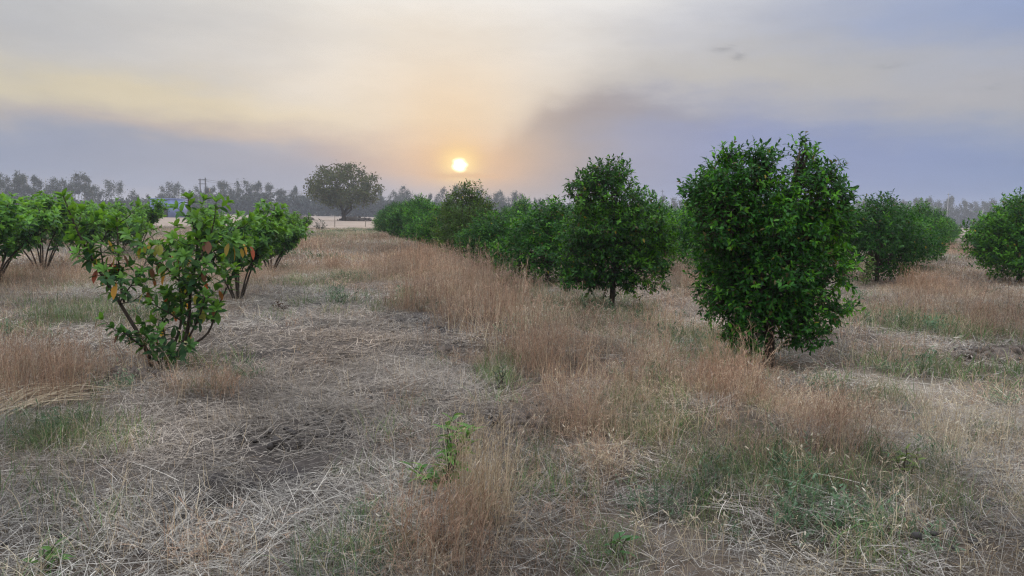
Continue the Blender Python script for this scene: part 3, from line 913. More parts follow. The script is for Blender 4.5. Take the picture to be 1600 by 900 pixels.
# ------------------------------------------------------------------ single weeds and saplings
def leafy(name, cat, lab, px, py, stems, leaf, c, wid=.3, seed=1, wm=M_WEED, r0=.006):
    """stems: (lean x, lean y, height) ; alternate leaves all the way up"""
    rng = np.random.default_rng(seed)
    g = gp(px, py); tb, lb = MB(), MB(); P, D, N = [], [], []
    for sx, sy, h_ in stems:
        pts = curve((rng.normal() * .02, rng.normal() * .02, -.03), (sx, sy, h_), rng, 6, .04)
        tb.tube(pts, np.linspace(r0, r0 * .35, 6), 5)
        L_ = max(int(np.linalg.norm([sx, sy, h_]) / (leaf * .22)), 5)
        for q in range(L_):
            t = .15 + .85 * q / L_
            p = np.array([np.interp(t, np.linspace(0, 1, 6), pts[:, c_]) for c_ in range(3)])
            a_ = q * 2.4 + rng.random()
            P.append(p); D.append((math.cos(a_), math.sin(a_), .35 + .5 * t + rng.normal() * .2)); N.append((rng.normal() * .3, rng.normal() * .3, 1))
    n = len(P); l = leaf * rng.uniform(.65, 1.2, n)
    leaf_arrays(lb, np.array(P), np.array(D, float), np.array(N), l, l * wid, np.array(c) * (.65 + .7 * rng.random((n, 1))), GPROF, .3, .4)
    e = bpy.data.objects.new(name, None); COL.objects.link(e); e.location = (g[0], g[1], hh(*g)); tag(e, lab, cat)
    link('stem', tb.mesh('stem'), M_STEM, e); link('foliage', lb.mesh('foliage'), wm, e)
    return e


leafy('green_weed', 'weed', 'bright green leafy weed rising through tall pale stalks, centre foreground', 693, 765,
      [(.02, .08, .34), (.08, .1, .38), (.13, .05, .33), (.05, .2, .42), (-.12, 0, .14), (-.16, .05, .12), (-.07, -.02, .12), (.17, .1, .36), (.11, .12, .36), (-.2, 0, .16)], .11, (.085, .24, .035), .34, 2)
leafy('green_weed', 'weed', 'low bright leafy weed at the bottom left corner', 70, 890, [(0, 0, .12), (.06, .02, .10), (-.05, .03, .09), (.02, .05, .13)], .07, (.09, .21, .04), .38, 3)
leafy('green_weed', 'weed', 'small broad leaved weed among dry stalks, bottom right of centre', 966, 868, [(0, 0, .12), (.04, .0, .10), (-.03, .02, .09)], .07, (.06, .16, .05), .34, 4)
leafy('green_weed', 'weed', 'small dark green weed in the dry grass between the two front trees', 1028, 452, [(0, 0, .2), (.1, 0, .18), (-.1, 0, .15), (.05, .1, .2)], .09, (.04, .12, .035), .35, 5)
leafy('green_weed', 'weed', 'grey green bushy weed beside the mown strip in the middle', 780, 612, [(0, 0, .2), (.06, 0, .17), (-.06, .03, .16), (.02, .08, .2), (-.03, -.05, .14)], .05, (.07, .11, .06), .25, 6)
leafy('green_weed', 'weed', 'yellowish leafed weed at the lower right among green grass', 1410, 790, [(0, 0, .14), (.08, .02, .13), (-.06, .03, .1)], .07, (.15, .22, .05), .34, 7)
leafy('sapling', 'sapling', 'pale green sapling at the foot of the very dark citrus tree', 1350, 448, [(.05, -.1, .75), (.2, -.1, .7), (-.1, -.1, .6), (.12, 0, .8), (0, -.2, .25), (-.08, -.1, .3)], .13, (.15, .26, .075), .3, 8, M_WEED, .01)
leafy('dark_shrub', 'shrub', 'small dark shrub at the field edge beyond the guava row', 500, 361, [(0, 0, 1.0), (.4, 0, .8), (-.4, 0, .8), (.2, .3, .9), (-.2, -.3, .7), (.6, .1, .5), (-.6, 0, .45)], .22, (.03, .06, .03), .4, 9, M_WEED, .02)
leafy('withered_weed', 'withered weed', 'withered dark brown weed on the mown strip right of the guava bushes', 436, 487, [(0, 0, .2), (.1, 0, .17), (-.12, 0, .14), (.15, .1, .1)], .09, (.07, .035, .025), .4, 10, M_WITHER)

# ------------------------------------------------------------------ grass
def blades(rng, n, foot, Lr, w, th0, dth, az=None, nseg=4, zoff=0.0, curl=.6):
    """n blades as strips; returns verts (n, (nseg+1)*2, 3)"""
    r_ = foot * np.sqrt(rng.random(n)); a_ = rng.random(n) * 2 * PI
    P = np.c_[r_ * np.cos(a_), r_ * np.sin(a_), np.full(n, zoff)]
    if np.ndim(zoff) or zoff: P[:, 2] = zoff * rng.random(n)
    L = rng.uniform(*Lr, n); th = rng.normal(th0[0], th0[1], n); dt = rng.normal(dth[0], dth[1], n)
    ph = rng.random(n) * 2 * PI if az is None else az + rng.normal(size=n) * .5
    dph = rng.normal(size=n) * curl
    pts = [P.copy()]
    for s_ in range(nseg):
        f = (s_ + .5) / nseg
        t = th + dt * f; p_ = ph + dph * f
        P = P + (L / nseg)[:, None] * np.c_[np.sin(t) * np.cos(p_), np.sin(t) * np.sin(p_), np.cos(t)]
        P[:, 2] = np.maximum(P[:, 2], .004)
        pts.append(P.copy())
    sd = np.c_[-np.sin(ph), np.cos(ph), rng.normal(size=n) * .3]; sd = nrm(sd)
    vs = []
    W = w * rng.uniform(.6, 1.4, n)
    for s_, p in enumerate(pts):
        f = s_ / nseg
        ww = (W * (1 - .8 * f * f) * .5)[:, None]
        vs += [p - sd * ww, p + sd * ww]
    return np.stack(vs, 1), np.stack(pts, 1)


def add_blades(mb, V, C):
    n, k, _ = V.shape
    q = np.array([(2 * s_, 2 * s_ + 1, 2 * s_ + 3, 2 * s_ + 2) for s_ in range(k // 2 - 1)])
    mb.add(V.reshape(-1, 3), None, (q[None] + (np.arange(n) * k)[:, None, None]).reshape(-1, 4), np.repeat(C, k, axis=0))


def pal(rng, n, cols, jit=.35):
    c = np.array(cols)[rng.integers(0, len(cols), n)]
    return c * (1 - jit + 2 * jit * rng.random((n, 1)))


def panicles(mb, rng, pts, per, ln, w, cols):
    """fine branched seed heads on the upper part of each stalk"""
    n = len(pts)
    V = []
    for q in range(per):
        f = rng.uniform(.62, 1.0, n)
        k = pts.shape[1] - 1
        x = f * k; i0 = np.minimum(x.astype(int), k - 1); fr = (x - i0)[:, None]
        p = pts[np.arange(n), i0] * (1 - fr) + pts[np.arange(n), i0 + 1] * fr
        ax = nrm(pts[:, -1] - pts[:, -2])
        d = nrm(ax * .8 + rng.normal(size=(n, 3)) * .55)
        l = ln * rng.uniform(.4, 1.2, n)[:, None]
        sd = nrm(np.cross(d, np.array([.3, .2, .9]))) * w * .5
        m_ = p + d * l * .5; e = p + d * l - np.array([0, 0, .12]) * l
        V.append(np.stack([p - sd * .6, p + sd * .6, m_ - sd, m_ + sd, e - sd * .7, e + sd * .7], 1))
    V = np.vstack(V)
    add_blades(mb, V, pal(rng, len(V), cols))


RED = [(.36, .22, .145), (.43, .285, .195), (.24, .145, .098), (.48, .35, .25)]
PALE = [(.50, .40, .27), (.58, .48, .34), (.40, .31, .21), (.34, .25, .16)]
STRAW = [(.46, .405, .35), (.36, .32, .28), (.60, .54, .47), (.25, .22, .195), (.15, .13, .115)]
GREEN = [(.10, .19, .06), (.14, .24, .07), (.15, .20, .09), (.21, .22, .10)]
HERB = [(.09, .16, .085), (.12, .19, .10), (.15, .20, .12)]


def proto(kind, lod, seed):
    rng = np.random.default_rng(seed); mb = MB()
    ws = (1.0, 1.9, 4.5)[lod]
    if kind == 'red':
        n, foot = ((26, .16), (22, .26), (46, .75))[lod]
        V, pts = blades(rng, n, foot, (.22, .58), .0022 * ws, (.18, .18), (.5, .35))
        add_blades(mb, V, pal(rng, n, RED + PALE[:2])); panicles(mb, rng, pts, (7, 5, 4)[lod], .055 * (1, 1.2, 1.6)[lod], .0022 * ws, RED)
        n2 = n; V, _ = blades(rng, n2, foot, (.10, .3), .0026 * ws, (.5, .3), (.9, .4)); add_blades(mb, V, pal(rng, n2, RED + PALE[2:] + [(.15, .1, .07)]))
    elif kind == 'pale':
        n, foot = ((26, .14), (22, .26), (46, .75))[lod]
        V, pts = blades(rng, n, foot, (.22, .5), .0026 * ws, (.2, .18), (.6, .4))
        add_blades(mb, V, pal(rng, n, PALE)); panicles(mb, rng, pts, (4, 3, 2)[lod], .04 * (1, 1.2, 1.6)[lod], .003 * ws, PALE)
        if lod < 2:                                                  # soft pale seed heads on some stalks
            k_h = rng.random(n) < .2; m_h = int(k_h.sum()); ax_h = nrm(pts[k_h, -1] - pts[k_h, -2])
            for _ in range(2):
                leaf_arrays(mb, pts[k_h, -1] - ax_h * .01, ax_h, dirs(rng, m_h), .036, .009 * (1, 1.4)[lod], pal(rng, m_h, [(.58, .52, .42), (.5, .43, .33)]), ((0, 0), (.25, 1), (.7, .9), (1, 0)), .2, .2)
        V, _ = blades(rng, n, foot, (.10, .35), .0034 * ws, (.7, .4), (.9, .5)); add_blades(mb, V, pal(rng, n, PALE + STRAW))
    elif kind == 'straw':
        n, foot = ((120, .3), (80, .45), (90, 1.0))[lod]
        V, _ = blades(rng, n, foot, (.05, .34), .0031 * ws, (1.47, .12), (.08, .25), rng.random(n) * 6.28 if seed % 2 else rng.normal(size=n) * .55, 4, .045, .38)
        add_blades(mb, V, pal(rng, n, STRAW))
        V, _ = blades(rng, n, foot, (.015, .06), .0042 * ws, (1.5, .12), (0, .3), None, 2, .02, .4)
        add_blades(mb, V, pal(rng, n, STRAW))
        n2 = n // 4
        V, _ = blades(rng, n2, foot, (.06, .2), .0026 * ws, (.9, .4), (.6, .5)); add_blades(mb, V, pal(rng, n2, STRAW + PALE))
    elif kind == 'short':
        n, foot = ((50, .22), (44, .36), (80, .9))[lod]
        V, pts = blades(rng, n, foot, (.07, .24), .0026 * ws, (.45, .3), (.8, .5)); add_blades(mb, V, pal(rng, n, PALE + STRAW + RED[:1]))
        panicles(mb, rng, pts, 1, .05, .002 * ws, PALE + STRAW)
    elif kind == 'green':
        n, foot = ((60, .18), (46, .3), (80, .8))[lod]
        V, _ = blades(rng, n, foot, (.08, .26), .0032 * ws, (.4, .25), (.9, .5)); add_blades(mb, V, pal(rng, n, GREEN))
        V, _ = blades(rng, n // 3, foot, (.1, .3), .0022 * ws, (.4, .25), (.8, .5)); add_blades(mb, V, pal(rng, n // 3, PALE))
    elif kind == 'clod':
        import bmesh
        for _ in range((16, 14, 10)[lod]):
            bm = bmesh.new(); bmesh.ops.create_icosphere(bm, subdivisions=1, radius=1)
            v_ = np.array([q.co[:] for q in bm.verts]); f_ = [[q.index for q in w.verts] for w in bm.faces]; bm.free()
            r_ = (.004 + .024 * rng.random() ** 2.5) * (1, 1.3, 2)[lod]
            v_ = v_ * r_ * rng.uniform(.5, 1.5, 3) * np.array([1, 1, .65]) * (1 + rng.normal(size=(len(v_), 1)) * .34)
            o_ = rng.normal(size=2) * .12
            mb.add(v_ + np.array([o_[0], o_[1], r_ * .35]), f_, None, np.array((.085, .075, .072)) * rng.uniform(.6, 1.5))
    elif kind == 'herb':
        n, foot = ((22, .12), (18, .2), (40, .6))[lod]
        V, pts = blades(rng, n, foot, (.10, .26), .002 * ws, (.45, .3), (.6, .4)); add_blades(mb, V, pal(rng, n, HERB))
        n_ = len(pts); V = []
        for f in np.linspace(.25, 1, 8):
            x = f * 4; i0 = min(int(x), 3); fr = x - i0
            p = pts[:, i0] * (1 - fr) + pts[:, i0 + 1] * fr
            d = nrm(rng.normal(size=(n_, 3)) + np.array([0, 0, .7])); l = .035 * rng.uniform(.6, 1.3, n_)[:, None] * (1, 1.3, 2)[lod]
            sd = nrm(np.cross(d, np.array([.3, .2, .9]))) * .004 * ws
            V.append(np.stack([p - sd * .4, p + sd * .4, p + d * l * .5 - sd, p + d * l * .5 + sd, p + d * l - sd * .2, p + d * l + sd * .2], 1))
        V = np.vstack(V); add_blades(mb, V, pal(rng, len(V), HERB))
    return mb.mesh('tuft', False)


protos = bpy.data.collections.new('grass_tufts')                    # source meshes, never linked to the scene
order = {}
cnt = 0
for kind in ('red', 'pale', 'straw', 'short', 'green', 'herb', 'clod'):
    for lod in range(3):
        ids = []
        for s_ in range(4):
            me = proto(kind, lod, 1000 + cnt); me.materials.append(M_GRASS)
            o = bpy.data.objects.new('tuft_%03d' % cnt, me); protos.objects.link(o); ids.append(cnt); cnt += 1
        order[kind, lod] = ids

ng = bpy.data.node_groups.new('scatter', 'GeometryNodeTree')
ng.interface.new_socket('Geometry', in_out='INPUT', socket_type='NodeSocketGeometry')
ng.interface.new_socket('Geometry', in_out='OUTPUT', socket_type='NodeSocketGeometry')
gi, go = ng.nodes.new('NodeGroupInput'), ng.nodes.new('NodeGroupOutput')
ip = ng.nodes.new('GeometryNodeInstanceOnPoints'); ci = ng.nodes.new('GeometryNodeCollectionInfo')
ci.inputs['Collection'].default_value = protos; ci.inputs['Separate Children'].default_value = True; ci.inputs['Reset Children'].default_value = True
ip.inputs['Pick Instance'].default_value = True


def na_(n, t):
    x = ng.nodes.new('GeometryNodeInputNamedAttribute'); x.data_type = t; x.inputs['Name'].default_value = n
    return [o for o in x.outputs if o.enabled and o.name == 'Attribute'][0]


e2r = ng.nodes.new('FunctionNodeEulerToRotation')
ng.links.new(na_('turn', 'FLOAT_VECTOR'), e2r.inputs[0]); ng.links.new(e2r.outputs[0], ip.inputs['Rotation'])
ng.links.new(na_('size', 'FLOAT_VECTOR'), ip.inputs['Scale']); ng.links.new(na_('which', 'INT'), ip.inputs['Instance Index'])
ng.links.new(gi.outputs[0], ip.inputs['Points']); ng.links.new(ci.outputs[0], ip.inputs['Instance']); ng.links.new(ip.outputs[0], go.inputs[0])


def scatter(name, P, which, turn, size, tint, label, cat):
    me = bpy.data.meshes.new(name)
    me.vertices.add(len(P)); me.vertices.foreach_set('co', np.asarray(P, np.float32).ravel())
    for nm, ty, arr in (('which', 'INT', which), ('turn', 'FLOAT_VECTOR', turn), ('size', 'FLOAT_VECTOR', size)):
        a = me.attributes.new(nm, ty, 'POINT'); a.data.foreach_set('value' if ty == 'INT' else 'vector', np.asarray(arr, np.int32 if ty == 'INT' else np.float32).ravel())
    a = me.attributes.new('tint', 'FLOAT_COLOR', 'POINT'); c = np.ones((len(P), 4), np.float32); c[:, :3] = tint
    a.data.foreach_set('color', c.ravel())
    o = bpy.data.objects.new(name, me); COL.objects.link(o)
    md = o.modifiers.new('scatter', 'NODES'); md.node_group = ng
    tag(o, label, cat, None, 'stuff')
    return o


rng = np.random.default_rng(123)
TREES_AT = [(gp(1200, 590), 1.15), (gp(955, 486), .7)] + [(uv2xy(7.44 + 4.8 * 2, 4.77), .8), (uv2xy(17.04, 14.35), .8)]
RES = {}
BANDS = ((2.4, 8, 0), (8, 22, 1), (22, 84, 2))
DENS = {'red': (34, 15, 2.4), 'pale': (30, 13, 1.6), 'straw': (30, 15, 2.2), 'short': (16, 10, 2.2), 'green': (52, 20, 2.4), 'herb': (16, 6, .6), 'clod': (26, 8, .2)}
for lo, hi, lod in BANDS:
    for kind in DENS:
        half = R(46)
        area = half * (hi * hi - lo * lo)
        n = int(area * DENS[kind][lod])
        r_ = np.sqrt(rng.uniform(lo * lo, hi * hi, n)); a_ = rng.uniform(-half, half, n)
        x, y = r_ * np.sin(a_), r_ * np.cos(a_)
        zr, zp, zg, zs, zw = (zone(k, x, y) for k in ('red', 'pale', 'green', 'soil', 'straw'))
        u = DU[0] * x + DU[1] * y; v = DV[0] * x + DV[1] * y
        pat = fbm(x, y, 1.3, 3); farw = ss(14, 24, r_); lane = np.exp(-((v - 1.2) / 2.4) ** 2)
        zpa = np.clip(zone('path', x, y), 0, 1); clear = (1 - np.clip(zs, 0, .95)) * (1 - .85 * zpa)
        nst = 1 - np.clip(zw, 0, 1) * (1 - np.clip(np.maximum(zp, zr), 0, 1))
        tclr = np.ones(n); rg_ = ss(1.3, 1.9, v) * ss(4.0, 3.2, v) * (1 - np.clip(zr, 0, 1)) * ss(.4, .55, fbm(x + 400, y, .8, 2))
        for tp, tr_ in TREES_AT:
            tclr = np.minimum(tclr, ss(tr_ * .75, tr_ * 1.5, np.hypot(x - tp[0], y - tp[1])))
        if kind == 'red':
            pr = (zr * 1.05 * (.45 + 1.1 * ss(.38, .6, pat)) + .08 * ss(.48, .62, pat) * nst + farw * (.34 * ss(.42, .6, pat) + .04)) * (1 - np.clip(zg, 0, .6)) * clear * tclr
        elif kind == 'pale':
            pr = (zp * .9 + .05 * nst + .16 * farw + zr * .12 + .2 * rg_) * clear * tclr
        elif kind == 'straw':
            pr = (np.maximum(zw, .35) * (1 - .5 * np.clip(zr, 0, 1)) + .2 * farw) * (1 - .5 * np.clip(zs, 0, 1)) * (.36 + 1.3 * ss(.36, .62, fbm(x + 3, y, .5, 3)))
        elif kind == 'short':
            pr = (.30 * nst + .04 + .5 * np.clip(zp + zr * .4, 0, 1) + .5 * farw) * clear * (.3 + 1.3 * ss(.35, .6, fbm(x + 60, y, .8, 3)))
        elif kind == 'green':
            pr = (zg * .9 + .05 * ss(.5, .65, pat) + .10 * farw * ss(.5, .65, fbm(x + 50, y, 2.5, 3))) * clear
        elif kind == 'clod':
            pr = zs * (.3 + .9 * fbm(x, y, .4, 2)) + .16 * np.clip(zw, 0, 1) * ss(.5, .65, fbm(x + 11, y, .5, 3))
        else:
            pr = (zg * .8 * ss(.42, .55, fbm(x + 90, y, 1.0, 2)) + .02) * clear
        k = rng.random(n) < pr
        edge = (np.cross(np.c_[P1 - P0], 1) if False else ((x - P0[0]) * n_[0] + (y - P0[1]) * n_[1]))
        k &= edge < -.3
        x, y, zr, zp, pat, zpa = x[k], y[k], zr[k], zp[k], pat[k], zpa[k]
        m_ = len(x)
        z = height(x, y) - .005
        turn = np.c_[rng.normal(size=m_) * .07, rng.normal(size=m_) * .07, rng.random(m_) * 2 * PI]
        s_ = rng.uniform(.7, 1.25, m_)
        if kind in ('red', 'pale'):
            hf = .42 + .52 * np.clip(zr, 0, 1.2) if kind == 'red' else .45 + .6 * np.clip(zp, 0, 1.4)
            if lod == 2: hf = hf * .8
            if kind == 'red': hf = hf * (.55 + 1.0 * ss(.34, .66, fbm(x + 500, y + 3, (.55, .8, 1.8)[lod], 2)))
            sz = np.c_[s_, s_, s_ * hf * rng.uniform(.75, 1.2, m_)]
        else:
            sz = np.c_[s_, s_, s_]
        hue = fbm(x + 200, y, 3.0, 3) - .5; br = .72 + .66 * ss(.25, .75, fbm(x + 300, y + 7, (.8, .8, 1.7)[lod], 3))
        br = br * (1 + .35 * zpa)
        tint = np.c_[br * (1 + .25 * hue), br, br * (1 - .2 * hue)]
        w = np.array(order[kind, lod])[rng.integers(0, 4, m_)]
        RES.setdefault({'red': 'dry_grass', 'pale': 'dry_grass', 'short': 'dry_grass', 'straw': 'straw_litter', 'green': 'green_grass', 'herb': 'low_weeds', 'clod': 'soil_crumbs'}[kind], []).append((np.c_[x, y, z], w, turn, sz, tint))
LB = {'dry_grass': ('dry reddish brown and pale grass standing across the orchard floor', 'dry grass'), 'straw_litter': ('mown greyish straw lying flat over the bare soil', 'straw'),
      'green_grass': ('patches of low green grass among the dry stalks', 'grass'), 'soil_crumbs': ('dark crumbs of dug soil scattered between the straw', 'soil'), 'low_weeds': ('fine grey green weeds growing in the green patches', 'weeds')}
for nm, L in RES.items():
    scatter(nm, *[np.concatenate([l[q] for l in L]) for q in range(5)], *LB[nm])
    print(nm, sum(len(l[0]) for l in L))

def clump(px, py, kind, n, foot, h_, lab, seed):
    rng = np.random.default_rng(seed); mb = MB(); g = gp(px, py)
    cols = {'red': RED, 'pale': PALE, 'green': GREEN, 'herb': HERB}[kind]
    V, pts = blades(rng, n, foot, (h_ * .55, h_ * 1.1), .0026, (.12, .14), (.45, .35)); add_blades(mb, V, pal(rng, n, cols))
    if kind in ('red', 'pale'): panicles(mb, rng, pts, 7 if kind == 'red' else 4, .055, .0026, cols)
    V, _ = blades(rng, n, foot * 1.1, (h_ * .2, h_ * .7), .0034, (.5, .3), (.8, .5)); add_blades(mb, V, pal(rng, n, cols + (PALE[2:] if kind in ('red', 'pale') else cols)))
    tag(link('grass_clump', mb.mesh('grass_clump', False), M_CLUMP, None, (g[0], g[1], hh(*g) - .01)), lab, 'grass clump', 'clumps of grass')


M_CLUMP, nt, out = mat('clump_blade'); a = nd(nt, 'ShaderNodeAttribute', attribute_name='tone'); p = nd(nt, 'ShaderNodeBsdfPrincipled'); p.inputs['Roughness'].default_value = .65
nt.links.new(a.outputs['Color'], p.inputs['Base Color']); t = nd(nt, 'ShaderNodeBsdfTranslucent'); nt.links.new(a.outputs['Color'], t.inputs[0])
ms = nd(nt, 'ShaderNodeMixShader'); ms.inputs[0].default_value = .3; nt.links.new(p.outputs[0], ms.inputs[1]); nt.links.new(t.outputs[0], ms.inputs[2]); nt.links.new(ms.outputs[0], out.inputs[0])
for q_, (px, py, kd, n, ft, h_, lab) in enumerate((
        (752, 812, 'pale', 230, .17, .70, 'tall pale straw clump beside the bright leafy weed, centre foreground'),
        (690, 860, 'red', 170, .24, .42, 'wide reddish brown clump below the bright leafy weed'),
        (55, 628, 'red', 230, .36, .62, 'tall brown clump at the left edge above the cut stalk sheaf'), (125, 612, 'red', 90, .22, .42, 'brown clump between the left edge clump and the nearest guava bush'),
        (345, 622, 'red', 90, .2, .30, 'small reddish clump right of the nearest guava bush foot'), (855, 590, 'red', 200, .42, .55, 'tall reddish clump on the bund in the middle of the picture'),
        (745, 500, 'red', 240, .75, .55, 'broad reddish clump on the bund left of the slim trunked citrus tree'), (1150, 662, 'red', 170, .4, .40, 'reddish clump before the nearest citrus tree'),
        (1050, 635, 'red', 170, .45, .42, 'reddish clump on the bund, lower left of the nearest citrus tree'), (1300, 712, 'red', 90, .22, .24, 'low brown clump among pale grass below the nearest citrus tree'),
        (1000, 700, 'pale', 100, .25, .42, 'pale arching clump right of the dark clod pile'), (870, 560, 'pale', 90, .25, .5, 'pale stalk clump rising behind the tall reddish bund clump'),
        (140, 507, 'green', 160, .5, .30, 'long green grass clump left of the nearest guava bush'), (535, 885, 'herb', 160, .26, .24, 'grey green clump at the bottom edge left of centre'),
        (1345, 625, 'green', 120, .3, .22, 'dark green clump right of the nearest citrus tree trunk'), (1107, 575, 'pale', 40, .25, .40, 'thin upright pale stalks left of the nearest citrus tree trunk'))):
    clump(px, py, kd, n, ft, h_, lab, 300 + q_)

# bundle of long cut stalks lying at the left edge
rng = np.random.default_rng(8); mb = MB()
a_, b_ = gp(-40, 662), gp(125, 618)
for q in range(85):
    o1, o2 = rng.normal(size=2) * np.array([.14, .11]), rng.normal(size=2) * np.array([.2, .17])
    pa = np.array([*(a_ + o1 + (b_ - a_) * rng.uniform(-.1, .55)), 0]); pb = np.array([*(b_ + o2 - (b_ - a_) * rng.uniform(-.1, .3)), 0])
    t = np.linspace(0, 1, 7)[:, None]; p = pa * (1 - t) + pb * t
    p[:, 2] = height(p[:, 0], p[:, 1]) + .02 + .09 * rng.random() * np.sin(PI * (t[:, 0] * .8 + .1)) + .02
    mb.tube(p, .0022 * rng.uniform(.7, 1.4), 3, PALE[rng.integers(0, 4)])
m2, nt, out = mat('cut_stalk'); a = nd(nt, 'ShaderNodeAttribute', attribute_name='tone'); p = nd(nt, 'ShaderNodeBsdfPrincipled'); p.inputs['Roughness'].default_value = .7
nt.links.new(a.outputs['Color'], p.inputs['Base Color']); nt.links.new(p.outputs[0], out.inputs[0])
tag(link('straw_sheaf', mb.mesh('straw_sheaf'), m2), 'sheaf of long pale cut stalks lying at the left edge', 'straw sheaf')

# ------------------------------------------------------------------ sky, sun, air
sd = pdir(718, 258)
SAZ, SEL = math.atan2(sd[0], sd[1]), math.asin(sd[2])
W = bpy.data.worlds.new('World'); S.world = W; W.use_nodes = True
nt = W.node_tree; nt.nodes.clear()
out = nt.nodes.new('ShaderNodeOutputWorld'); bg = nt.nodes.new('ShaderNodeBackground')
nt.links.new(bg.outputs[0], out.inputs[0])


def M(op, a, b=None, c=None):
    n = nt.nodes.new('ShaderNodeMath'); n.operation = op
    for i_, v_ in enumerate((a, b, c)):
        if v_ is None: continue
        if isinstance(v_, (int, float)): n.inputs[i_].default_value = v_
        else: nt.links.new(v_, n.inputs[i_])
    return n.outputs[0]


def lin(c):
    return tuple((x / 255 / 12.92) if x / 255 <= .04045 else ((x / 255 + .055) / 1.055) ** 2.4 for x in c)


def mixc(f, a, b, bt='MIX'):
    n = nt.nodes.new('ShaderNodeMix'); n.data_type = 'RGBA'; n.blend_type = bt; n.clamp_factor = True
    for s_, v_ in ((0, f), (6, a), (7, b)):
        if isinstance(v_, (int, float)): n.inputs[s_].default_value = v_
        elif isinstance(v_, tuple): n.inputs[s_].default_value = (*v_, 1)
        else: nt.links.new(v_, n.inputs[s_])
    return n.outputs[2]


tc = nt.nodes.new('ShaderNodeTexCoord'); sx = nt.nodes.new('ShaderNodeSeparateXYZ'); nt.links.new(tc.outputs['Generated'], sx.inputs[0])
az = M('ARCTAN2', sx.outputs[0], sx.outputs[1]); el = M('ARCSINE', sx.outputs[2])
cx = nt.nodes.new('ShaderNodeCombineXYZ'); nt.links.new(M('MULTIPLY', az, 2.2), cx.inputs[0]); nt.links.new(M('MULTIPLY', el, 7.0), cx.inputs[1])


def noise(scale, detail, off, rough=.55):
    v_ = nt.nodes.new('ShaderNodeVectorMath'); v_.operation = 'ADD'; v_.inputs[1].default_value = (off, off * .37, 3.1)
    nt.links.new(cx.outputs[0], v_.inputs[0])
    n = nt.nodes.new('ShaderNodeTexNoise'); n.inputs['Scale'].default_value = scale; n.inputs['Detail'].default_value = detail; n.inputs['Roughness'].default_value = rough
    nt.links.new(v_.outputs[0], n.inputs['Vector']); return n.outputs[0]


n1, n2, n3 = noise(1.4, 4, 2.0), noise(1.6, 4, 11.0), noise(4.5, 6, 23.0, .6)
waz = M('ADD', az, M('MULTIPLY', M('SUBTRACT', n1, .5), .30)); wel = M('ADD', el, M('ADD', M('MULTIPLY', M('SUBTRACT', n2, .5), .10), M('MULTIPLY', M('SUBTRACT', n3, .5), .035)))
ramp = nt.nodes.new('ShaderNodeValToRGB'); nt.links.new(M('DIVIDE', M('ADD', wel, .05), 1.4), ramp.inputs[0])
cr = ramp.color_ramp
stops = [(0.0, (144, 152, 172)), (.05, (148, 158, 181)), (.12, (166, 170, 177)), (.19, (196, 193, 189)), (.27, (206, 205, 204)), (.42, (216, 218, 220)), (.7, (222, 226, 232)), (1.0, (205, 215, 232))]
stops = [(e_, c_) for e_, c_ in stops]
while len(cr.elements) < len(stops): cr.elements.new(.5)
for el_, (e_, c_) in zip(cr.elements, stops):
    el_.position = e_; el_.color = (*lin(c_), 1)
col = ramp.outputs[0]


def patch(px, py, sxp, syp, c, w=1.0):
    global col
    d = pdir(px, py); a0, e0 = math.atan2(d[0], d[1]), math.asin(d[2])
    da = M('DIVIDE', M('SUBTRACT', waz, a0), sxp / F); de = M('DIVIDE', M('SUBTRACT', wel, e0), syp / F)
    g_ = M('MULTIPLY', M('EXPONENT', M('MULTIPLY', M('ADD', M('MULTIPLY', da, da), M('MULTIPLY', de, de)), -1)), w)
    col = mixc(g_, col, lin(c))


patch(-40, 30, 470, 130, (170, 174, 182), .92)
patch(760, -40, 460, 190, (250, 248, 243), .97)
patch(1640, 20, 420, 130, (140, 160, 203), .95)
patch(330, 120, 500, 70, (206, 203, 201), .6)
patch(200, 160, 420, 45, (216, 205, 176), .9)
patch(470, 175, 260, 32, (228, 212, 178), .7)
patch(380, 212, 330, 20, (206, 184, 164), .8)
patch(60, 248, 420, 46, (140, 153, 182), .92)
patch(380, 262, 240, 32, (156, 161, 177), .85)
patch(660, 120, 240, 95, (238, 228, 212), .85)
patch(1220, 120, 330, 60, (190, 187, 181), .8)
patch(1500, 160, 240, 45, (182, 180, 182), .75)
# grey blue cloud bank right of the sun, with a defined slanting upper edge
r2 = nt.nodes.new('ShaderNodeValToRGB'); E = [(700, 340), (755, 270), (800, 212), (860, 170), (930, 150), (1010, 152), (1120, 168), (1300, 184), (1450, 205), (1640, 220)]
pe = [pdir(*p_) for p_ in E]; az_ = [math.atan2(p_[0], p_[1]) for p_ in pe]; el_s = [math.asin(p_[2]) for p_ in pe]
while len(r2.color_ramp.elements) < len(E): r2.color_ramp.elements.new(.5)
for q_, (a_, e_) in enumerate(zip(az_, el_s)):
    r2.color_ramp.elements[q_].position = (a_ - az_[0]) / (az_[-1] - az_[0]); r2.color_ramp.elements[q_].color = (e_ / .3,) * 3 + (1,)
r2.color_ramp.interpolation = 'EASE'
waz2 = M('ADD', az, M('MULTIPLY', M('SUBTRACT', n3, .5), .07)); wel2 = M('ADD', el, M('MULTIPLY', M('SUBTRACT', n3, .5), .05))
nt.links.new(M('DIVIDE', M('SUBTRACT', waz2, az_[0]), az_[-1] - az_[0]), r2.inputs[0])
dlt = M('SUBTRACT', M('MULTIPLY', r2.outputs[0], .3), wel2)
bk = nt.nodes.new('ShaderNodeMapRange'); bk.interpolation_type = 'SMOOTHSTEP'; bk.inputs['From Min'].default_value = -.045; bk.inputs['From Max'].default_value = .040
nt.links.new(dlt, bk.inputs[0])
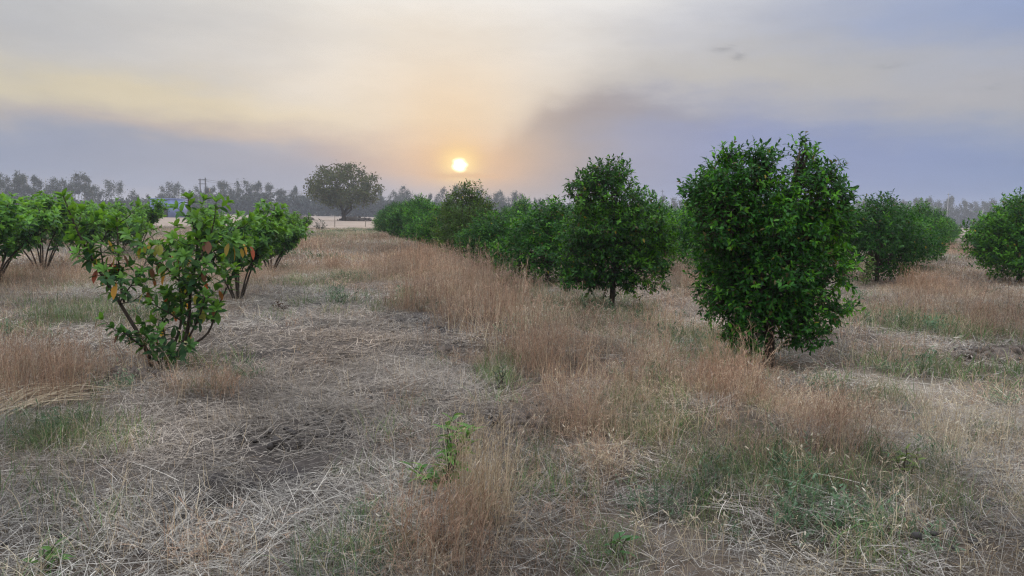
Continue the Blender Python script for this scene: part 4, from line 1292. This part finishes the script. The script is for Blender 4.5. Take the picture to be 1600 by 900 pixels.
cb = nt.nodes.new('ShaderNodeValToRGB'); nt.links.new(M('DIVIDE', M('SUBTRACT', waz, az_[0]), az_[-1] - az_[0]), cb.inputs[0])
CB = [(0, (190, 166, 150)), (.12, (165, 155, 152)), (.24, (146, 147, 158)), (.36, (139, 149, 178)), (.55, (133, 148, 192)), (1, (126, 147, 191))]
while len(cb.color_ramp.elements) < len(CB): cb.color_ramp.elements.new(.5)
for q_, (p_, c_) in zip(cb.color_ramp.elements, CB): q_.position = p_; q_.color = (*lin(c_), 1)
col = mixc(M('MULTIPLY', bk.outputs[0], .88), col, cb.outputs[0])
edge_ = M('EXPONENT', M('MULTIPLY', M('POWER', M('DIVIDE', M('SUBTRACT', dlt, .012), .016), 2.0), -1))
col = mixc(M('MULTIPLY', edge_, M('MULTIPLY', M('EXPONENT', M('MULTIPLY', M('POWER', M('DIVIDE', M('SUBTRACT', az, .10), .12), 2.0), -1)), .5)), col, lin((138, 133, 140)))
patch(590, 255, 90, 28, (188, 166, 156), .6)


def sunpatch(c, sa, se, w, da0=0.0, de0=0.0, bt='MIX'):
    global col
    da = M('DIVIDE', M('SUBTRACT', az, SAZ + da0), sa); de = M('DIVIDE', M('SUBTRACT', M('ADD', el, M('MULTIPLY', M('SUBTRACT', n3, .5), .02)), SEL + de0), se)
    g_ = M('MULTIPLY', M('EXPONENT', M('MULTIPLY', M('ADD', M('MULTIPLY', da, da), M('MULTIPLY', de, de)), -1)), w)
    col = mixc(g_, col, c, bt)


sunpatch(lin((236, 212, 178)), .085, .075, .75, -.01, .05)
sunpatch(lin((226, 184, 140)), .085, .034, .85)
sunpatch(lin((252, 214, 140)), .028, .024, .9, 0, .003)
sunpatch((1.12, .88, .40), .0185, .0160, .9)
sunpatch(lin((225, 180, 130)), .045, .0035, .75, .004, -.0125)
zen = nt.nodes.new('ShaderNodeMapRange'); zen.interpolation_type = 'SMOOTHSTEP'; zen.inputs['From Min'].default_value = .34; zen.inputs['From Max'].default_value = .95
zen.inputs['To Min'].default_value = 1.03; zen.inputs['To Max'].default_value = 2.7; nt.links.new(el, zen.inputs[0])   # unseen sky overhead, boosted to brighten the ground and leaves
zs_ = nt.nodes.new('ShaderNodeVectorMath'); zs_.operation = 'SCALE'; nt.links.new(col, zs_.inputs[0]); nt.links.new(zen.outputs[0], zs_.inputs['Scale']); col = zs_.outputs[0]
# faint cloud streaks
st = M('MULTIPLY', M('SUBTRACT', noise(3.2, 7, 41.0, .62), .5), .20)
cs = nt.nodes.new('ShaderNodeVectorMath'); cs.operation = 'SCALE'; nt.links.new(col, cs.inputs[0]); nt.links.new(M('ADD', st, 1.0), cs.inputs['Scale']); col = cs.outputs[0]
# two small dark cloud scraps
for px, py, sa, se in ((1128, 77, 14, 4), (1155, 88, 9, 4.5), (1390, 103, 18, 3), (1550, 138, 12, 3)):
    d = pdir(px, py); a0, e0 = math.atan2(d[0], d[1]), math.asin(d[2])
    nn = noise(26, 4, 70.0)
    da = M('DIVIDE', M('ADD', M('SUBTRACT', az, a0), M('MULTIPLY', M('SUBTRACT', nn, .5), .02)), sa / F); de = M('DIVIDE', M('ADD', M('SUBTRACT', el, e0), M('MULTIPLY', M('SUBTRACT', nn, .5), .012)), se / F)
    g_ = M('MULTIPLY', M('EXPONENT', M('MULTIPLY', M('ADD', M('MULTIPLY', da, da), M('MULTIPLY', de, de)), -1)), .42 if px < 1300 else .2)
    col = mixc(g_, col, lin((135, 138, 148)))
# disc of the hazed sun
ca = M('DIVIDE', M('SUBTRACT', M('ADD', az, M('MULTIPLY', M('SUBTRACT', noise(30, 2, 5.0), .5), .006)), SAZ), .0062); ce = M('DIVIDE', M('SUBTRACT', el, SEL), .0055)
disc = nt.nodes.new('ShaderNodeMapRange'); disc.interpolation_type = 'SMOOTHSTEP'; disc.inputs['From Min'].default_value = 2.1; disc.inputs['From Max'].default_value = .1
nt.links.new(M('SQRT', M('ADD', M('MULTIPLY', ca, ca), M('MULTIPLY', ce, ce))), disc.inputs[0])
col = mixc(disc.outputs[0], col, (4.0, 3.6, 2.6))
sky = nt.nodes.new('ShaderNodeTexSky'); sky.sky_type = 'NISHITA'; sky.sun_disc = False; sky.sun_elevation = SEL; sky.sun_rotation = SAZ; sky.dust_density = 4; sky.air_density = 1.2
bg2 = nt.nodes.new('ShaderNodeBackground'); nt.links.new(sky.outputs[0], bg2.inputs[0]); bg2.inputs[1].default_value = .05
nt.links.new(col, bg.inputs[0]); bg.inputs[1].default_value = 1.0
msh = nt.nodes.new('ShaderNodeMixShader'); msh.inputs[0].default_value = .08
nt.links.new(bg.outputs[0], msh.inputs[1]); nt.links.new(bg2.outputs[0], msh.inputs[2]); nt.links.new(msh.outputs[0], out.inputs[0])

sl = bpy.data.lights.new('sun', 'SUN'); sl.energy = 1.6; sl.angle = R(8); sl.color = (1.0, .74, .48)
so_ = bpy.data.objects.new('sun', sl); so_.rotation_euler = Vector((-sd[0], -sd[1], -sd[2])).to_track_quat('-Z', 'Y').to_euler(); COL.objects.link(so_)

mb = MB(); mb.box(-1600, 1600, -1600, 1600, -1.6, 24)
hz_o = link('haze', mb.mesh('haze', False), None)
m, nt, out = mat('haze_air')
pv = nd(nt, 'ShaderNodeVolumePrincipled'); pv.inputs['Density'].default_value = .0008; pv.inputs['Density Attribute'].default_value = ''; pv.inputs['Temperature Attribute'].default_value = ''; pv.inputs['Color Attribute'].default_value = ''; pv.inputs['Color'].default_value = (.60, .66, .78, 1); pv.inputs['Anisotropy'].default_value = .2
nt.links.new(pv.outputs[0], out.inputs['Volume'])
hz_o.data.materials.append(m)
tag(hz_o, 'thin pale evening haze over the fields', 'haze', None, 'stuff')

# ------------------------------------------------------------------ render settings
S.view_settings.view_transform = 'Standard'; S.view_settings.look = 'None'; S.view_settings.exposure = 0; S.view_settings.gamma = 1
c = S.cycles
c.use_denoising = True; c.denoiser = 'OPENIMAGEDENOISE'; c.denoising_input_passes = 'RGB_ALBEDO_NORMAL'; c.denoising_prefilter = 'NONE'
c.pixel_filter_type = 'BLACKMAN_HARRIS'; c.filter_width = 1.25
c.use_adaptive_sampling = True; c.adaptive_threshold = .02
c.max_bounces = 4; c.diffuse_bounces = 3; c.glossy_bounces = 1; c.transmission_bounces = 2; c.volume_bounces = 1; c.transparent_max_bounces = 8
